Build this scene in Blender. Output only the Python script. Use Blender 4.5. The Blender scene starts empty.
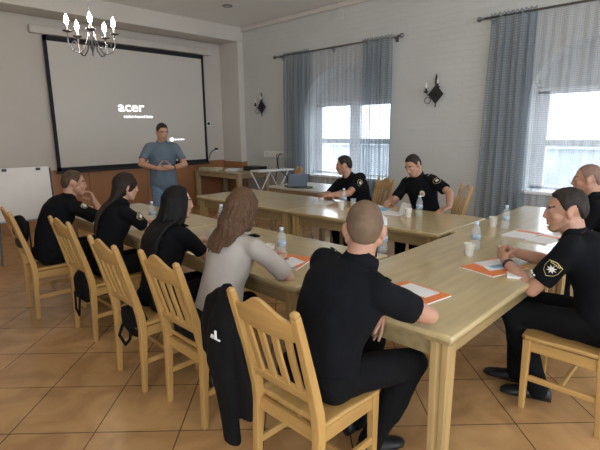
import bpy, bmesh, math, random
from mathutils import Vector, Matrix, noise
random.seed(7)
C = bpy.context.scene.collection
SC = bpy.context.scene
PI = math.pi
V = Vector
R_ = math.radians

# ------------------------------------------------------------------ camera
def cam_setup():
    yaw, pitch, roll, f = R_(45.882), R_(11.688), R_(0.605), 454.96
    fw = V((math.sin(yaw)*math.cos(pitch), math.cos(yaw)*math.cos(pitch), -math.sin(pitch)))
    rt = V((math.cos(yaw), -math.sin(yaw), 0))
    dn = fw.cross(rt)
    c, s = math.cos(roll), math.sin(roll)
    r2 = c*rt + s*dn; d2 = -s*rt + c*dn
    cam = bpy.data.cameras.new('camera'); cam.sensor_width = 36; cam.lens = f/600*36
    cam.clip_start = .02
    o = bpy.data.objects.new('camera', cam); C.objects.link(o)
    m = Matrix((( r2.x, -d2.x, -fw.x, 0), (r2.y, -d2.y, -fw.y, 0), (r2.z, -d2.z, -fw.z, 1.6), (0, 0, 0, 1)))
    o.matrix_world = m
    SC.camera = o
cam_setup()

# ------------------------------------------------------------------ world, light, exposure
w = bpy.data.worlds.new('sky'); SC.world = w; w.use_nodes = True
bg = w.node_tree.nodes['Background']; bg.inputs[0].default_value = (.80, .90, 1, 1); bg.inputs[1].default_value = 3.2
SC.view_settings.view_transform = 'Standard'; SC.view_settings.look = 'None'
SC.view_settings.exposure = 1.15; SC.view_settings.gamma = 1; SC.view_settings.use_curve_mapping = False
SC.cycles.use_denoising = True
SC.cycles.max_bounces = 8; SC.cycles.diffuse_bounces = 4; SC.cycles.transparent_max_bounces = 12
SC.cycles.sample_clamp_indirect = 6
BULB_STRENGTH = 55
def portal(loc, rot, sx, sy):
    l = bpy.data.lights.new('daylight_portal', 'AREA'); l.shape = 'RECTANGLE'; l.size = sx; l.size_y = sy
    l.cycles.is_portal = True
    o = bpy.data.objects.new('daylight_portal', l); C.objects.link(o); o.location = loc; o.rotation_euler = rot

# ------------------------------------------------------------------ room numbers
XW, YF, YS, XL, YB, ZC = 6.6, 8.05, 8.70, -2.4, -5.0, 3.76
WINS = [(5.27, .97), (1.18, .97), (-2.9, .97)]        # centre y, half width of the niches
ZS, ZSP, RISE, DEEP = .74, 2.02, .72, .42              # sill, spring line, arch rise, niche depth

# ------------------------------------------------------------------ materials
def nodes(m):
    m.use_nodes = True
    nt = m.node_tree
    return nt, nt.nodes, nt.links, nt.nodes['Principled BSDF']
def mat(name, col, rough=.6, var=.06, vscale=8, bump=0, bscale=60, metal=0, coat=0, spec=.5, sheen=0, stretch=(1, 1, 1), coord='Object', detail=3):
    m = bpy.data.materials.new(name); nt, n, l, b = nodes(m)
    b.inputs['Roughness'].default_value = rough; b.inputs['Metallic'].default_value = metal
    b.inputs['Coat Weight'].default_value = coat; b.inputs['Specular IOR Level'].default_value = spec
    b.inputs['Sheen Weight'].default_value = sheen
    tc = n.new('ShaderNodeTexCoord'); mp = n.new('ShaderNodeMapping'); mp.inputs['Scale'].default_value = stretch
    l.new(tc.outputs[coord], mp.inputs[0])
    nz = n.new('ShaderNodeTexNoise'); nz.inputs['Scale'].default_value = vscale; nz.inputs['Detail'].default_value = detail
    l.new(mp.outputs[0], nz.inputs[0])
    rp = n.new('ShaderNodeValToRGB')
    rp.color_ramp.elements[0].position = .3; rp.color_ramp.elements[1].position = .7
    rp.color_ramp.elements[0].color = tuple(c*(1-var) for c in col)+(1,)
    rp.color_ramp.elements[1].color = tuple(min(1, c*(1+var)) for c in col)+(1,)
    l.new(nz.outputs[0], rp.inputs[0]); l.new(rp.outputs[0], b.inputs['Base Color'])
    if bump:
        nb = n.new('ShaderNodeTexNoise'); nb.inputs['Scale'].default_value = bscale; nb.inputs['Detail'].default_value = 4
        l.new(mp.outputs[0], nb.inputs[0])
        bp = n.new('ShaderNodeBump'); bp.inputs['Strength'].default_value = bump; bp.inputs['Distance'].default_value = .01
        l.new(nb.outputs[0], bp.inputs['Height']); l.new(bp.outputs[0], b.inputs['Normal'])
    return m
def emis(name, col, s):
    m = bpy.data.materials.new(name); nt, n, l, b = nodes(m)
    b.inputs['Base Color'].default_value = (*col, 1); b.inputs['Emission Color'].default_value = (*col, 1); b.inputs['Emission Strength'].default_value = s
    return m
def clear(name, col, alpha, rough=.05):
    m = bpy.data.materials.new(name); nt, n, l, b = nodes(m)
    b.inputs['Base Color'].default_value = (*col, 1); b.inputs['Roughness'].default_value = rough
    b.inputs['Alpha'].default_value = alpha; b.inputs['Specular IOR Level'].default_value = .8
    return m
def wood(name, col, axis, rough=.38, coat=.25, var=.17):
    st = [14, 14, 14]; st[axis] = 1.3
    return mat(name, col, rough, var, 1.6, .06, 3, coat=coat, stretch=st, detail=5)
CH = (.47, .275, .09)
WX, WY, WZ = wood('chair_wood_x', CH, 0), wood('chair_wood_y', CH, 1), wood('chair_wood_z', CH, 2)
PALE = (.60, .47, .28)
TB = (.53, .415, .215)
TX, TZ = wood('table_wood_x', TB, 0, .27, .5, .10), wood('table_wood_z', (.43, .295, .125), 2, .35, .3, .1)
TE = wood('table_edge_wood', (.33, .24, .115), 0, .3, .4)
DX = wood('desk_wood', (.42, .33, .19), 1, .45, .1); DZ = wood('desk_leg_wood', (.45, .36, .22), 2, .45, .1)

def wall_mat(name, col, brick=False):
    m = mat(name, col, .75, .03, 1.5, .12, 25)
    if brick:
        nt, n, l, b = nodes(m)
        tc = n.new('ShaderNodeTexCoord'); sp = n.new('ShaderNodeSeparateXYZ'); cb = n.new('ShaderNodeCombineXYZ')
        l.new(tc.outputs['Object'], sp.inputs[0]); l.new(sp.outputs[1], cb.inputs[0]); l.new(sp.outputs[2], cb.inputs[1])
        dn = n.new('ShaderNodeTexNoise'); dn.inputs['Scale'].default_value = 3
        ad = n.new('ShaderNodeVectorMath'); ad.operation = 'MULTIPLY_ADD'
        ad.inputs[1].default_value = (.03, .03, 0); l.new(dn.outputs['Color'], ad.inputs[0]); l.new(cb.outputs[0], ad.inputs[2])
        br = n.new('ShaderNodeTexBrick'); br.inputs['Scale'].default_value = 1
        br.inputs['Brick Width'].default_value = .27; br.inputs['Row Height'].default_value = .085
        br.inputs['Mortar Size'].default_value = .008; br.inputs['Mortar Smooth'].default_value = 1
        br.inputs['Color1'].default_value = (1, 1, 1, 1); br.inputs['Color2'].default_value = (.8, .8, .8, 1); br.inputs['Mortar'].default_value = (0, 0, 0, 1)
        l.new(ad.outputs[0], br.inputs[0])
        bp = n.new('ShaderNodeBump'); bp.inputs['Strength'].default_value = .35; bp.inputs['Distance'].default_value = .012
        l.new(br.outputs[0], bp.inputs['Height']); l.new(bp.outputs[0], b.inputs['Normal'])
    return m
M_BRICK = wall_mat('painted_brick', (.58, .585, .57), True)
M_WALL = wall_mat('painted_plaster', (.60, .555, .50))
M_CEIL = mat('ceiling_paint', (.80, .79, .76), .35, .02, 2, spec=.5)
M_BEAM = wall_mat('beam_paint', (.62, .585, .54))
def floor_mat():
    m = bpy.data.materials.new('terracotta_floor_tiles'); nt, n, l, b = nodes(m)
    tc = n.new('ShaderNodeTexCoord'); mp = n.new('ShaderNodeMapping')
    mp.inputs['Rotation'].default_value = (0, 0, R_(45)); mp.inputs['Location'].default_value = (1.098+.463*20, -2.685+.463*20, 0)
    l.new(tc.outputs['Object'], mp.inputs[0])
    br = n.new('ShaderNodeTexBrick'); br.offset = 0; br.squash = 1
    br.inputs['Scale'].default_value = 1; br.inputs['Brick Width'].default_value = .463; br.inputs['Row Height'].default_value = .463
    br.inputs['Mortar Size'].default_value = .0035; br.inputs['Mortar Smooth'].default_value = .2; br.inputs['Bias'].default_value = 0
    br.inputs['Color1'].default_value = (.51, .300, .138, 1); br.inputs['Color2'].default_value = (.58, .355, .165, 1)
    br.inputs['Mortar'].default_value = (.10, .06, .035, 1)
    l.new(mp.outputs[0], br.inputs[0])
    nz = n.new('ShaderNodeTexNoise'); nz.inputs['Scale'].default_value = 3.2; nz.inputs['Detail'].default_value = 6; nz.inputs['Distortion'].default_value = 1.2
    l.new(tc.outputs['Object'], nz.inputs[0])
    rp = n.new('ShaderNodeValToRGB'); rp.color_ramp.elements[0].position = .35; rp.color_ramp.elements[1].position = .7
    rp.color_ramp.elements[0].color = (.78, .72, .66, 1); rp.color_ramp.elements[1].color = (1.12, 1.1, 1.05, 1)
    l.new(nz.outputs[0], rp.inputs[0])
    mx = n.new('ShaderNodeMix'); mx.data_type = 'RGBA'; mx.blend_type = 'MULTIPLY'; mx.inputs[0].default_value = 1
    l.new(br.outputs[0], mx.inputs[6]); l.new(rp.outputs[0], mx.inputs[7]); l.new(mx.outputs[2], b.inputs['Base Color'])
    b.inputs['Roughness'].default_value = .26; b.inputs['Specular IOR Level'].default_value = .5
    bp = n.new('ShaderNodeBump'); bp.inputs['Strength'].default_value = .25; bp.inputs['Distance'].default_value = .003; bp.invert = True
    l.new(br.outputs[1], bp.inputs['Height']); l.new(bp.outputs[0], b.inputs['Normal'])
    return m
M_FLOOR = floor_mat()
M_WAIN = mat('brown_laminate', (.36, .165, .075), .42, .1, 2.5, stretch=(1, 1, .3))
M_WHITE = mat('white_paint', (.78, .79, .80), .4, .02)
M_BLACK = mat('black_metal', (.02, .02, .022), .45, .1)
M_IRON = mat('wrought_iron', (.012, .013, .017), .5, .1)
M_SCREEN = mat('screen_cloth', (.64, .615, .57), .8, .015, 1)
M_BORDER = mat('screen_black_border', (.014, .014, .02), .8, .1)
M_GLOW = emis('projected_white', (1, 1, 1), .75)
M_GLASS = clear('window_glass', (.9, .95, 1), .06)
M_CHROME = mat('silver_metal', (.24, .24, .27), .3, .05, metal=1)
M_RODM = mat('grey_rod_metal', (.16, .15, .15), .4, .05, metal=.6)
M_BULB = emis('lit_bulb', (1, .86, .66), BULB_STRENGTH)
M_CANDLE = mat('candle_sleeve', (.75, .73, .68), .5, .02)
M_PAPER = mat('white_paper', (.78, .78, .80), .7, .02)
M_ORANGE = mat('orange_print', (.78, .22, .05), .5, .05)
M_BLUEP = mat('blue_print', (.25, .50, .66), .5, .05)
M_CUP = mat('paper_cup', (.80, .74, .68), .6, .02)
M_PET = clear('clear_bottle_plastic', (.80, .88, .93), .22)
M_LABEL = mat('bottle_label', (.42, .52, .62), .5, .3, 30)
M_CAP = mat('bottle_cap', (.62, .72, .82), .4, .03)
M_BAG = mat('black_bag_cloth', (.0045, .0045, .005), .85, .25, 12, .2, 90, spec=.2)
M_LAPTOP = mat('laptop_grey', (.17, .21, .28), .4, .05)

def curtain_mat(name, col, alpha, cell, trans):
    m = bpy.data.materials.new(name); m.use_nodes = True
    nt = m.node_tree; n, l = nt.nodes, nt.links
    for x in list(n):
        if x.type != 'OUTPUT_MATERIAL': n.remove(x)
    out = [x for x in n if x.type == 'OUTPUT_MATERIAL'][0]
    df = n.new('ShaderNodeBsdfDiffuse'); tl = n.new('ShaderNodeBsdfTranslucent'); tp = n.new('ShaderNodeBsdfTransparent')
    df.inputs[0].default_value = (*col, 1); tl.inputs[0].default_value = (*col, 1)
    a = n.new('ShaderNodeMixShader'); a.inputs[0].default_value = trans
    l.new(df.outputs[0], a.inputs[1]); l.new(tl.outputs[0], a.inputs[2])
    tc = n.new('ShaderNodeTexCoord')
    br = n.new('ShaderNodeTexBrick'); br.offset = 0
    sp = n.new('ShaderNodeSeparateXYZ'); cb = n.new('ShaderNodeCombineXYZ')
    l.new(tc.outputs['UV'], sp.inputs[0]); l.new(sp.outputs[0], cb.inputs[0]); l.new(sp.outputs[1], cb.inputs[1])
    l.new(cb.outputs[0], br.inputs[0])
    br.inputs['Scale'].default_value = 1; br.inputs['Brick Width'].default_value = cell; br.inputs['Row Height'].default_value = cell*.8
    br.inputs['Mortar Size'].default_value = cell*.2; br.inputs['Mortar Smooth'].default_value = .3
    mr = n.new('ShaderNodeMapRange'); mr.inputs[1].default_value = 0; mr.inputs[2].default_value = 1
    mr.inputs[3].default_value = alpha[0]; mr.inputs[4].default_value = alpha[1]       # holes / threads
    l.new(br.outputs[1], mr.inputs[0])
    b = n.new('ShaderNodeMixShader'); l.new(mr.outputs[0], b.inputs[0])
    l.new(tp.outputs[0], b.inputs[1]); l.new(a.outputs[0], b.inputs[2]); l.new(b.outputs[0], out.inputs[0])
    return m
M_BLUEC = curtain_mat('blue_grey_curtain', (.27, .315, .36), (.28, .88), .042, .35)
M_SHEER = curtain_mat('white_sheer', (.60, .64, .70), (.30, .44), .030, .35)

# ------------------------------------------------------------------ mesh helpers
class MB:
    def __init__(s): s.v = []; s.f = []; s.m = []
    def add(s, vs, fs, mi=0):
        o = len(s.v); s.v += [tuple(p) for p in vs]; s.f += [[i+o for i in f] for f in fs]; s.m += [mi]*len(fs); return s
    def box(s, c, d, M=None, mi=0):
        x, y, z = d[0]/2, d[1]/2, d[2]/2
        vs = [V((i*x, j*y, k*z)) for i in (-1, 1) for j in (-1, 1) for k in (-1, 1)]
        if M is not None: vs = [M @ p for p in vs]
        return s.add([p+V(c) for p in vs], [(0, 1, 3, 2), (4, 6, 7, 5), (0, 4, 5, 1), (2, 3, 7, 6), (0, 2, 6, 4), (1, 5, 7, 3)], mi)
    def hull8(s, a, b, mi=0):      # two quads
        return s.add(list(a)+list(b), [(3, 2, 1, 0), (4, 5, 6, 7)]+[(i, (i+1) % 4, 4+(i+1) % 4, 4+i) for i in range(4)], mi)
    def path(s, pts, w, d, side=V((1, 0, 0)), mi=0):   # rectangular bar along a path, w along side
        rings = []
        for i, p in enumerate(pts):
            p = V(p); t = (V(pts[min(i+1, len(pts)-1)])-V(pts[max(i-1, 0)])).normalized()
            n = t.cross(side).normalized(); sd = n.cross(t).normalized()
            ww = w[i] if isinstance(w, (list, tuple)) else w; dd = d[i] if isinstance(d, (list, tuple)) else d
            rings.append([p-sd*ww/2-n*dd/2, p+sd*ww/2-n*dd/2, p+sd*ww/2+n*dd/2, p-sd*ww/2+n*dd/2])
        return s.loft(rings, mi)
    def loft(s, rings, mi=0, cap=True):
        k = len(rings[0]); vs = [p for r in rings for p in r]; fs = []
        for i in range(len(rings)-1):
            for j in range(k):
                a = i*k+j; b = i*k+(j+1) % k; fs.append((a, b, b+k, a+k))
        if cap: fs += [tuple(range(k-1, -1, -1)), tuple(range((len(rings)-1)*k, len(rings)*k))]
        return s.add(vs, fs, mi)
    def tube(s, pts, r, k=10, mi=0, cap=True, flat=1, ref=None):
        rings = []; prev = V(ref) if ref is not None else None
        for i, p in enumerate(pts):
            p = V(p); t = (V(pts[min(i+1, len(pts)-1)])-V(pts[max(i-1, 0)]))
            t = t.normalized() if t.length > 1e-9 else V((0, 0, 1))
            if prev is None: prev = V((1, 0, 0)) if abs(t.x) < .9 else V((0, 1, 0))
            a = (prev-t*prev.dot(t)); a = a.normalized() if a.length > 1e-6 else t.orthogonal().normalized()
            prev = a; b = t.cross(a)
            rr = r[i] if isinstance(r, (list, tuple)) else r
            rings.append([p+a*rr*math.cos(2*PI*j/k)+b*rr*flat*math.sin(2*PI*j/k) for j in range(k)])
        return s.loft(rings, mi, cap)
    def capsule(s, a, b, ra, rb, k=14, flat=1, ref=None, mi=0):
        a, b = V(a), V(b); t = (b-a); t = t.normalized() if t.length > 1e-9 else V((0, 0, 1))
        pts, rs = [], []
        for i in range(5):
            th = PI/2*(i/4.0); 
            pts.append(a-t*ra*math.cos(th)); rs.append(max(.0006, ra*math.sin(th)))
        for i in range(5):
            th = PI/2*(i/4.0)
            pts.append(b+t*rb*math.sin(th)); rs.append(max(.0006, rb*math.cos(th)))
        return s.tube2(pts, rs, t, k, flat, ref, mi)
    def tube2(s, pts, rs, t, k, flat, ref, mi=0):
        a = V(ref) if ref is not None else (V((1, 0, 0)) if abs(t.x) < .9 else V((0, 1, 0)))
        a = (a-t*a.dot(t)).normalized(); b = t.cross(a)
        return s.loft([[p+a*r*math.cos(2*PI*j/k)+b*r*flat*math.sin(2*PI*j/k) for j in range(k)] for p, r in zip(pts, rs)], mi)
    def ell(s, c, r, M=None, k=20, n=12, fn=None, mi=0):
        vs = []; c = V(c)
        for i in range(n+1):
            th = PI*i/n
            for j in range(k):
                ph = 2*PI*j/k
                d = V((math.sin(th)*math.sin(ph), math.sin(th)*math.cos(ph), math.cos(th)))
                if i in (0, n): d = V((0, 0, 1 if i == 0 else -1))
                p = V((d.x*r[0], d.y*r[1], d.z*r[2]))
                if fn: p = fn(p, d)
                vs.append((M @ p if M is not None else p)+c)
        fs = [(i*k+j, (i+1)*k+j, (i+1)*k+(j+1) % k, i*k+(j+1) % k) for i in range(n) for j in range(k)]
        return s.add(vs, fs, mi)
    def lathe(s, prof, c=(0, 0, 0), k=20, mi=0, M=None):
        rings = [[(M @ V((r*math.cos(2*PI*j/k), r*math.sin(2*PI*j/k), z)) if M is not None else V((r*math.cos(2*PI*j/k), r*math.sin(2*PI*j/k), z)))+V(c) for j in range(k)] for r, z in prof]
        return s.loft(rings, mi)
    def prism(s, pts2, O, ux, uy, th, mi=0):
        O, ux, uy = V(O), V(ux), V(uy); n = ux.cross(uy).normalized()
        a = [O+ux*x+uy*y for x, y in pts2]; b = [p+n*th for p in a]; k = len(a)
        return s.add(a+b, [tuple(range(k-1, -1, -1)), tuple(range(k, 2*k))]+[(i, (i+1) % k, k+(i+1) % k, k+i) for i in range(k)], mi)
    def build(s, name, mats, parent=None, smooth=False, bevel=0, M=None, auto=None):
        me = bpy.data.meshes.new(name)
        vs = s.v if M is None else [tuple(M @ V(p)) for p in s.v]
        me.from_pydata(vs, [], s.f)
        if not isinstance(mats, (list, tuple)): mats = [mats]
        for m in mats: me.materials.append(m)
        me.polygons.foreach_set('material_index', s.m)
        bm = bmesh.new(); bm.from_mesh(me)
        bmesh.ops.remove_doubles(bm, verts=bm.verts, dist=1e-5)
        bmesh.ops.recalc_face_normals(bm, faces=bm.faces)
        bm.to_mesh(me); bm.free()
        if smooth: me.polygons.foreach_set('use_smooth', [True]*len(me.polygons))
        me.update()
        o = bpy.data.objects.new(name, me); C.objects.link(o)
        if parent is not None: o.parent = parent
        if bevel:
            b = o.modifiers.new('bevel', 'BEVEL'); b.width = bevel; b.segments = 2; b.limit_method = 'ANGLE'; b.angle_limit = R_(40)
        return o

def thing(name, label, cat, loc=(0, 0, 0), rz=0, group=None):
    o = bpy.data.objects.new(name, None); C.objects.link(o); o.location = loc; o.rotation_euler = (0, 0, rz)
    o.empty_display_size = .1
    return tag(o, label, cat, group)
def tag(o, label, cat, group=None):
    o['label'] = label; o['category'] = cat
    if group: o['group'] = group
    return o
def struct(o): o['kind'] = 'structure'; return o
def dup(root, loc, rz, label, group=None):
    def cp(o, parent):
        c = o.copy(); C.objects.link(c)
        if parent is not None: c.parent = parent
        for ch in o.children: cp(ch, c)
        return c
    r = cp(root, None); r.location = loc; r.rotation_euler = (0, 0, rz); r['label'] = label
    if group: r['group'] = group
    return r
def remeshed(mb, voxel, smooth_it=4, fac=.5):
    me = bpy.data.meshes.new('tmp'); me.from_pydata(mb.v, [], mb.f)
    bm = bmesh.new(); bm.from_mesh(me); bmesh.ops.recalc_face_normals(bm, faces=bm.faces); bm.to_mesh(me); bm.free()
    o = bpy.data.objects.new('tmp', me); C.objects.link(o)
    r = o.modifiers.new('r', 'REMESH'); r.mode = 'VOXEL'; r.voxel_size = voxel
    if smooth_it:
        s = o.modifiers.new('s', 'SMOOTH'); s.factor = fac; s.iterations = smooth_it
    dg = bpy.context.evaluated_depsgraph_get()
    out = bpy.data.meshes.new_from_object(o.evaluated_get(dg))
    bpy.data.objects.remove(o); bpy.data.meshes.remove(me)
    out.polygons.foreach_set('use_smooth', [True]*len(out.polygons))
    return out
def put(name, me, mats, parent, M=None):
    me.materials.clear()
    for m in (mats if isinstance(mats, (list, tuple)) else [mats]): me.materials.append(m)
    if M is not None: me.transform(M)
    me.name = name
    o = bpy.data.objects.new(name, me); C.objects.link(o)
    if parent is not None: o.parent = parent
    return o
def folds(me, amp, sc, seed=0, st=(1, 1, 1)):
    off = V((seed*7.3, seed*3.1, seed*1.7))
    me.update()
    ns = [v.normal.copy() for v in me.vertices]
    for v, nn in zip(me.vertices, ns):
        p = V((v.co.x*st[0], v.co.y*st[1], v.co.z*st[2]))*sc+off
        a = noise.noise(p)+.5*noise.noise(p*2.3)
        v.co += nn*a*amp
    me.update()
def text_mesh(body, size, extr, name, material, M, parent, bold=0, shear=0, spacing=1):
    cu = bpy.data.curves.new('t', 'FONT'); cu.body = body; cu.size = size; cu.extrude = extr; cu.offset = bold; cu.shear = shear; cu.space_character = spacing
    cu.align_x = 'LEFT'; cu.resolution_u = 3
    o = bpy.data.objects.new('t', cu); C.objects.link(o)
    dg = bpy.context.evaluated_depsgraph_get()
    me = bpy.data.meshes.new_from_object(o.evaluated_get(dg))
    bpy.data.objects.remove(o); bpy.data.curves.remove(cu)
    return put(name, me, material, parent, M)

# ================================================================== SETTING
struct(MB().box(((XL+XW)/2, (YB+YS)/2, -.05), (XW-XL+.9, YS-YB+.4, .1)).build('floor', M_FLOOR))
struct(MB().box(((XL+XW)/2, (YB+YS)/2, ZC+.05), (XW-XL+.4, YS-YB+.4, .1)).build('ceiling', M_CEIL))
struct(MB().box(((XL+XW)/2, YS+.1, ZC/2), (XW-XL+1.2, .2, ZC)).build('wall_far', M_WALL))
def arch(c, hw, n=14):
    return [(c+hw*math.cos(PI-PI*i/n), ZSP+RISE*math.sin(PI*i/n)) for i in range(n+1)]   # y descending? left (low y) to right
def window_wall():
    mb = MB(); X0, X1 = XW, XW+.46
    def blk(y0, y1, z0, z1): mb.box((XW+.23, (y0+y1)/2, (z0+z1)/2), (.46, y1-y0, z1-z0))
    edges = [YB-.1]
    for c, hw in sorted(WINS): edges += [c-hw, c+hw]
    edges.append(YS+.1)
    for i in range(0, len(edges), 2): blk(edges[i], edges[i+1], 0, ZC)
    for c, hw in WINS:
        blk(c-hw, c+hw, 0, ZS)
        a = arch(c, hw)
        for (y0, z0), (y1, z1) in zip(a[:-1], a[1:]):
            q = [(y0, z0), (y1, z1), (y1, ZC), (y0, ZC)]
            mb.hull8([V((X0, y, z)) for y, z in q], [V((X1, y, z)) for y, z in q])
    return mb.build('wall_right', M_BRICK)
struct(window_wall())
# unseen back and left walls, with openings added to let more daylight in
def holed(axis, pos, a0, a1, holes, name):
    mb = MB(); e = a0
    def blk(p, q, z0, z1):
        c = ((p+q)/2, pos, (z0+z1)/2) if axis == 'x' else (pos, (p+q)/2, (z0+z1)/2)
        d = (q-p, .2, z1-z0) if axis == 'x' else (.2, q-p, z1-z0)
        mb.box(c, d)
    for h0, h1, z0, z1 in holes:
        blk(e, h0, 0, ZC); blk(h0, h1, 0, z0); blk(h0, h1, z1, ZC); e = h1
    blk(e, a1, 0, ZC)
    return struct(mb.build(name, M_WALL))
BACK = [(-1.9, -.1, .6, 3.1), (.5, 2.5, .6, 3.1), (3.3, 5.3, .6, 3.1)]
holed('x', YB-.1, XL-.2, XW+.5, BACK, 'wall_back')
LEFT = [(-4.4, -2.5, .6, 3.1), (-1.7, .2, .6, 3.1)]
holed('y', XL-.1, YB-.2, YS+.2, LEFT, 'wall_left')
for h in BACK: portal(((h[0]+h[1])/2, YB-.1, (h[2]+h[3])/2), (R_(90), 0, R_(0)), h[1]-h[0], h[3]-h[2])
for h in LEFT: portal((XL-.1, (h[0]+h[1])/2, (h[2]+h[3])/2), (R_(90), 0, R_(-90)), h[1]-h[0], h[3]-h[2])
# ceiling beam and pilaster in front of the screen bay
struct(MB().box(((XL+XW)/2, YF+.26, 3.62), (XW-XL, .52, .30)).build('trim_1', M_BEAM, bevel=.01))
struct(MB().box((XW-.075, (YF+YS)/2, 1.75), (.15, YS-YF, 3.5)).build('trim_2', M_BEAM, bevel=.008))
# cornice along the window wall
struct(MB().box((XW-.03, (YB+YF)/2, ZC-.045), (.06, YF-YB, .09)).build('trim_3', M_BEAM, bevel=.02))
# wainscot of brown panels, with seams
mb = MB(); x = XL
while x < 6.44:
    x1 = min(x+1.15, 6.45); mb.box(((x+x1)/2, YS-.011, .47), (x1-x-.006, .022, .94)); x = x1
mb.box(((XL+6.45)/2, YS-.015, .95), (6.45-XL, .03, .03))
struct(mb.build('trim_4', M_WAIN, bevel=.003))
struct(MB().box((6.44, (YF+YS)/2, .47), (.02, YS-YF, .94)).box((6.525, YF-.011, .47), (.17, .022, .94)).build('trim_5', M_WAIN, bevel=.003))
struct(MB().box((XW-.008, (YB+YF)/2, .05), (.016, YF-YB, .1)).build('baseboard_right', M_WAIN))
# windows set deep in the arched niches
def window(i, c, hw):
    X = XW+DEEP-.06; z1 = 2.10; hh = hw-.12
    f = MB()
    def bar(y0, y1, za, zb, d=.07): f.box((X, (y0+y1)/2, (za+zb)/2), (d, y1-y0, zb-za))
    bar(c-hw, c-hh, ZS, z1); bar(c+hh, c+hw, ZS, z1); bar(c-hw, c+hw, z1-.05, z1+.03); bar(c-hw, c+hw, ZS, ZS+.07)
    bar(c-.075, c+.075, ZS, z1, .09)
    for s in (-1, 1):
        y0, y1 = (c+.075, c+hh) if s > 0 else (c-hh, c-.075)
        bar(y0, y1, 1.36, 1.45, .06)
        bar(y0, y0+.045, ZS, z1); bar(y1-.045, y1, ZS, z1)
    w = struct(f.build('window_%d' % i, M_WHITE, bevel=.006))
    MB().box((X, c, (ZS+z1)/2), (.008, 2*hh, z1-ZS-.1)).build('pane', M_GLASS, w)
    # plaster panel that closes the arch over the window
    a = [p for p in arch(c, hw) if p[1] > z1-.02]
    g = MB().prism([(a[0][0], z1)]+a+[(a[-1][0], z1)], (X+.02, 0, 0), (0, 1, 0), (0, 0, 1), .06)
    g.build('arch_panel', M_BRICK, w)
    s = MB().box((XW+.15, c, ZS+.01), (.42, 2*hw+.0, .04)).build('window_sill', M_WHITE, w, bevel=.008)
    portal((XW+.47, c, (ZS+z1)/2), (R_(90), 0, R_(90)), 2*hw, z1-ZS)
    return w
for i, (c, hw) in enumerate(WINS): window(i+1, c, hw)

# yard ground, and a low wall added to dim the lower panes
tag(MB().box((9.6, 2.0, .58), (.2, 14, 1.30)).box((9.6, 2.0, 1.25), (.3, 14, .06)).build('pane_dimming_wall', mat('pane_dimming_render', (.58, .62, .66), .9, .15, 3)), 'low grey wall added outside to dim the lower panes behind the sheer curtains', 'wall')
struct(MB().box((9.5, 2.0, -.15), (5, 16, .1)).build('yard_ground', mat('yard_ground', (.12, .12, .115), .9, .2, 2)))
# ================================================================== CURTAINS
XR = XW-.11
def rod(name, y0, y1, z, label, brk):
    t = thing(name, label, 'curtain rod', (XR, (y0+y1)/2, z))
    Mi = Matrix.Translation(-V((XR, (y0+y1)/2, z)))
    MB().tube([(XR, y0, z), (XR, y1, z)], .014, 10).build('pole', M_RODM, t, True, M=Mi)
    for ye, s in ((y0, -1), (y1, 1)):
        MB().lathe([(.016, 0), (.022, .01), (.012, .025), (.034, .05), (.036, .065), (.026, .085), (.004, .095)], (XR, ye, z), 14, M=Matrix.Rotation(-s*PI/2, 4, 'X')).build('finial', M_CHROME, t, True, M=Mi)
    for yb in brk:
        MB().box(((XR+XW)/2, yb, z-.01), (XW-XR, .018, .018)).box((XW-.008, yb, z-.02), (.014, .05, .09)).build('bracket', M_RODM, t, M=Mi)
rod('curtain_rod', 4.12, 6.88, 3.03, 'dark metal curtain rod over the far window between the two wall sconces', (4.2, 5.5, 6.8))
rod('curtain_rod', -.45, 2.78, 3.06, 'dark metal curtain rod over the near window at the right edge of view', (2.68, 1.2, -.35))
def curtain(name, y0, y1, ztop, zb, folds_n, amp, m, label, x0=XR, flare=.0, seed=0, group=None, dome=0):
    nu, nv = folds_n*10, 40
    me = bpy.data.meshes.new(name); vs, fs, uvs = [], [], []
    rnd = random.Random(seed); ph = [rnd.uniform(-.6, .6) for _ in range(folds_n+2)]
    for j in range(nv+1):
        t = j/nv; z = ztop+(zb-ztop)*t
        k = .35+.65*min(1, t*6)
        for i in range(nu+1):
            u = i/nu; yc = (y0+y1)/2; wdt = (y1-y0)*(1+flare*t)
            a = u*folds_n*2*PI+ph[int(u*folds_n)]*.5+.4*math.sin(t*4+u*5+seed)
            y = yc+(u-.5)*wdt+.012*math.sin(a*.5+seed)*k
            x = x0+amp*k*math.sin(a)+.01*math.sin(a*.37+t*3)
            if t < .02: x = x0-.016+.004*math.sin(a*2)
            zz = z+(.012*math.sin(a*1.7) if j == 0 else 0)
            vs.append((x, y, zz)); uvs.append((u*(y1-y0)*1.6, z))
    for j in range(nv):
        for i in range(nu):
            a = j*(nu+1)+i; fs.append((a, a+1, a+nu+2, a+nu+1))
    me.from_pydata(vs, [], fs); uv = me.uv_layers.new()
    for lp in me.loops: uv.data[lp.index].uv = uvs[lp.vertex_index]
    me.polygons.foreach_set('use_smooth', [True]*len(me.polygons)); me.materials.append(m)
    o = bpy.data.objects.new(name, me); C.objects.link(o)
    tag(o, label, 'curtain', group)
    return o
curtain('blue_curtain', 6.00, 6.70, 3.07, .03, 7, .032, M_BLUEC, 'blue grey curtain beside the socket strip, on the far side of the far window', flare=.03, seed=1)
curtain('blue_curtain', 4.22, 4.80, 3.07, .03, 6, .032, M_BLUEC, 'blue grey curtain on the near side of the far window, above the leaning officer', flare=.05, seed=2)
curtain('blue_curtain', 2.10, 2.68, 3.10, .03, 6, .032, M_BLUEC, 'wide blue grey openwork curtain on the left edge of the near window', flare=.16, seed=3)
curtain('sheer_curtain', 4.70, 6.10, 3.05, .04, 14, .022, M_SHEER, 'white sheer curtain hanging across the middle of the far window', XR+.08, seed=4)
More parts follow.
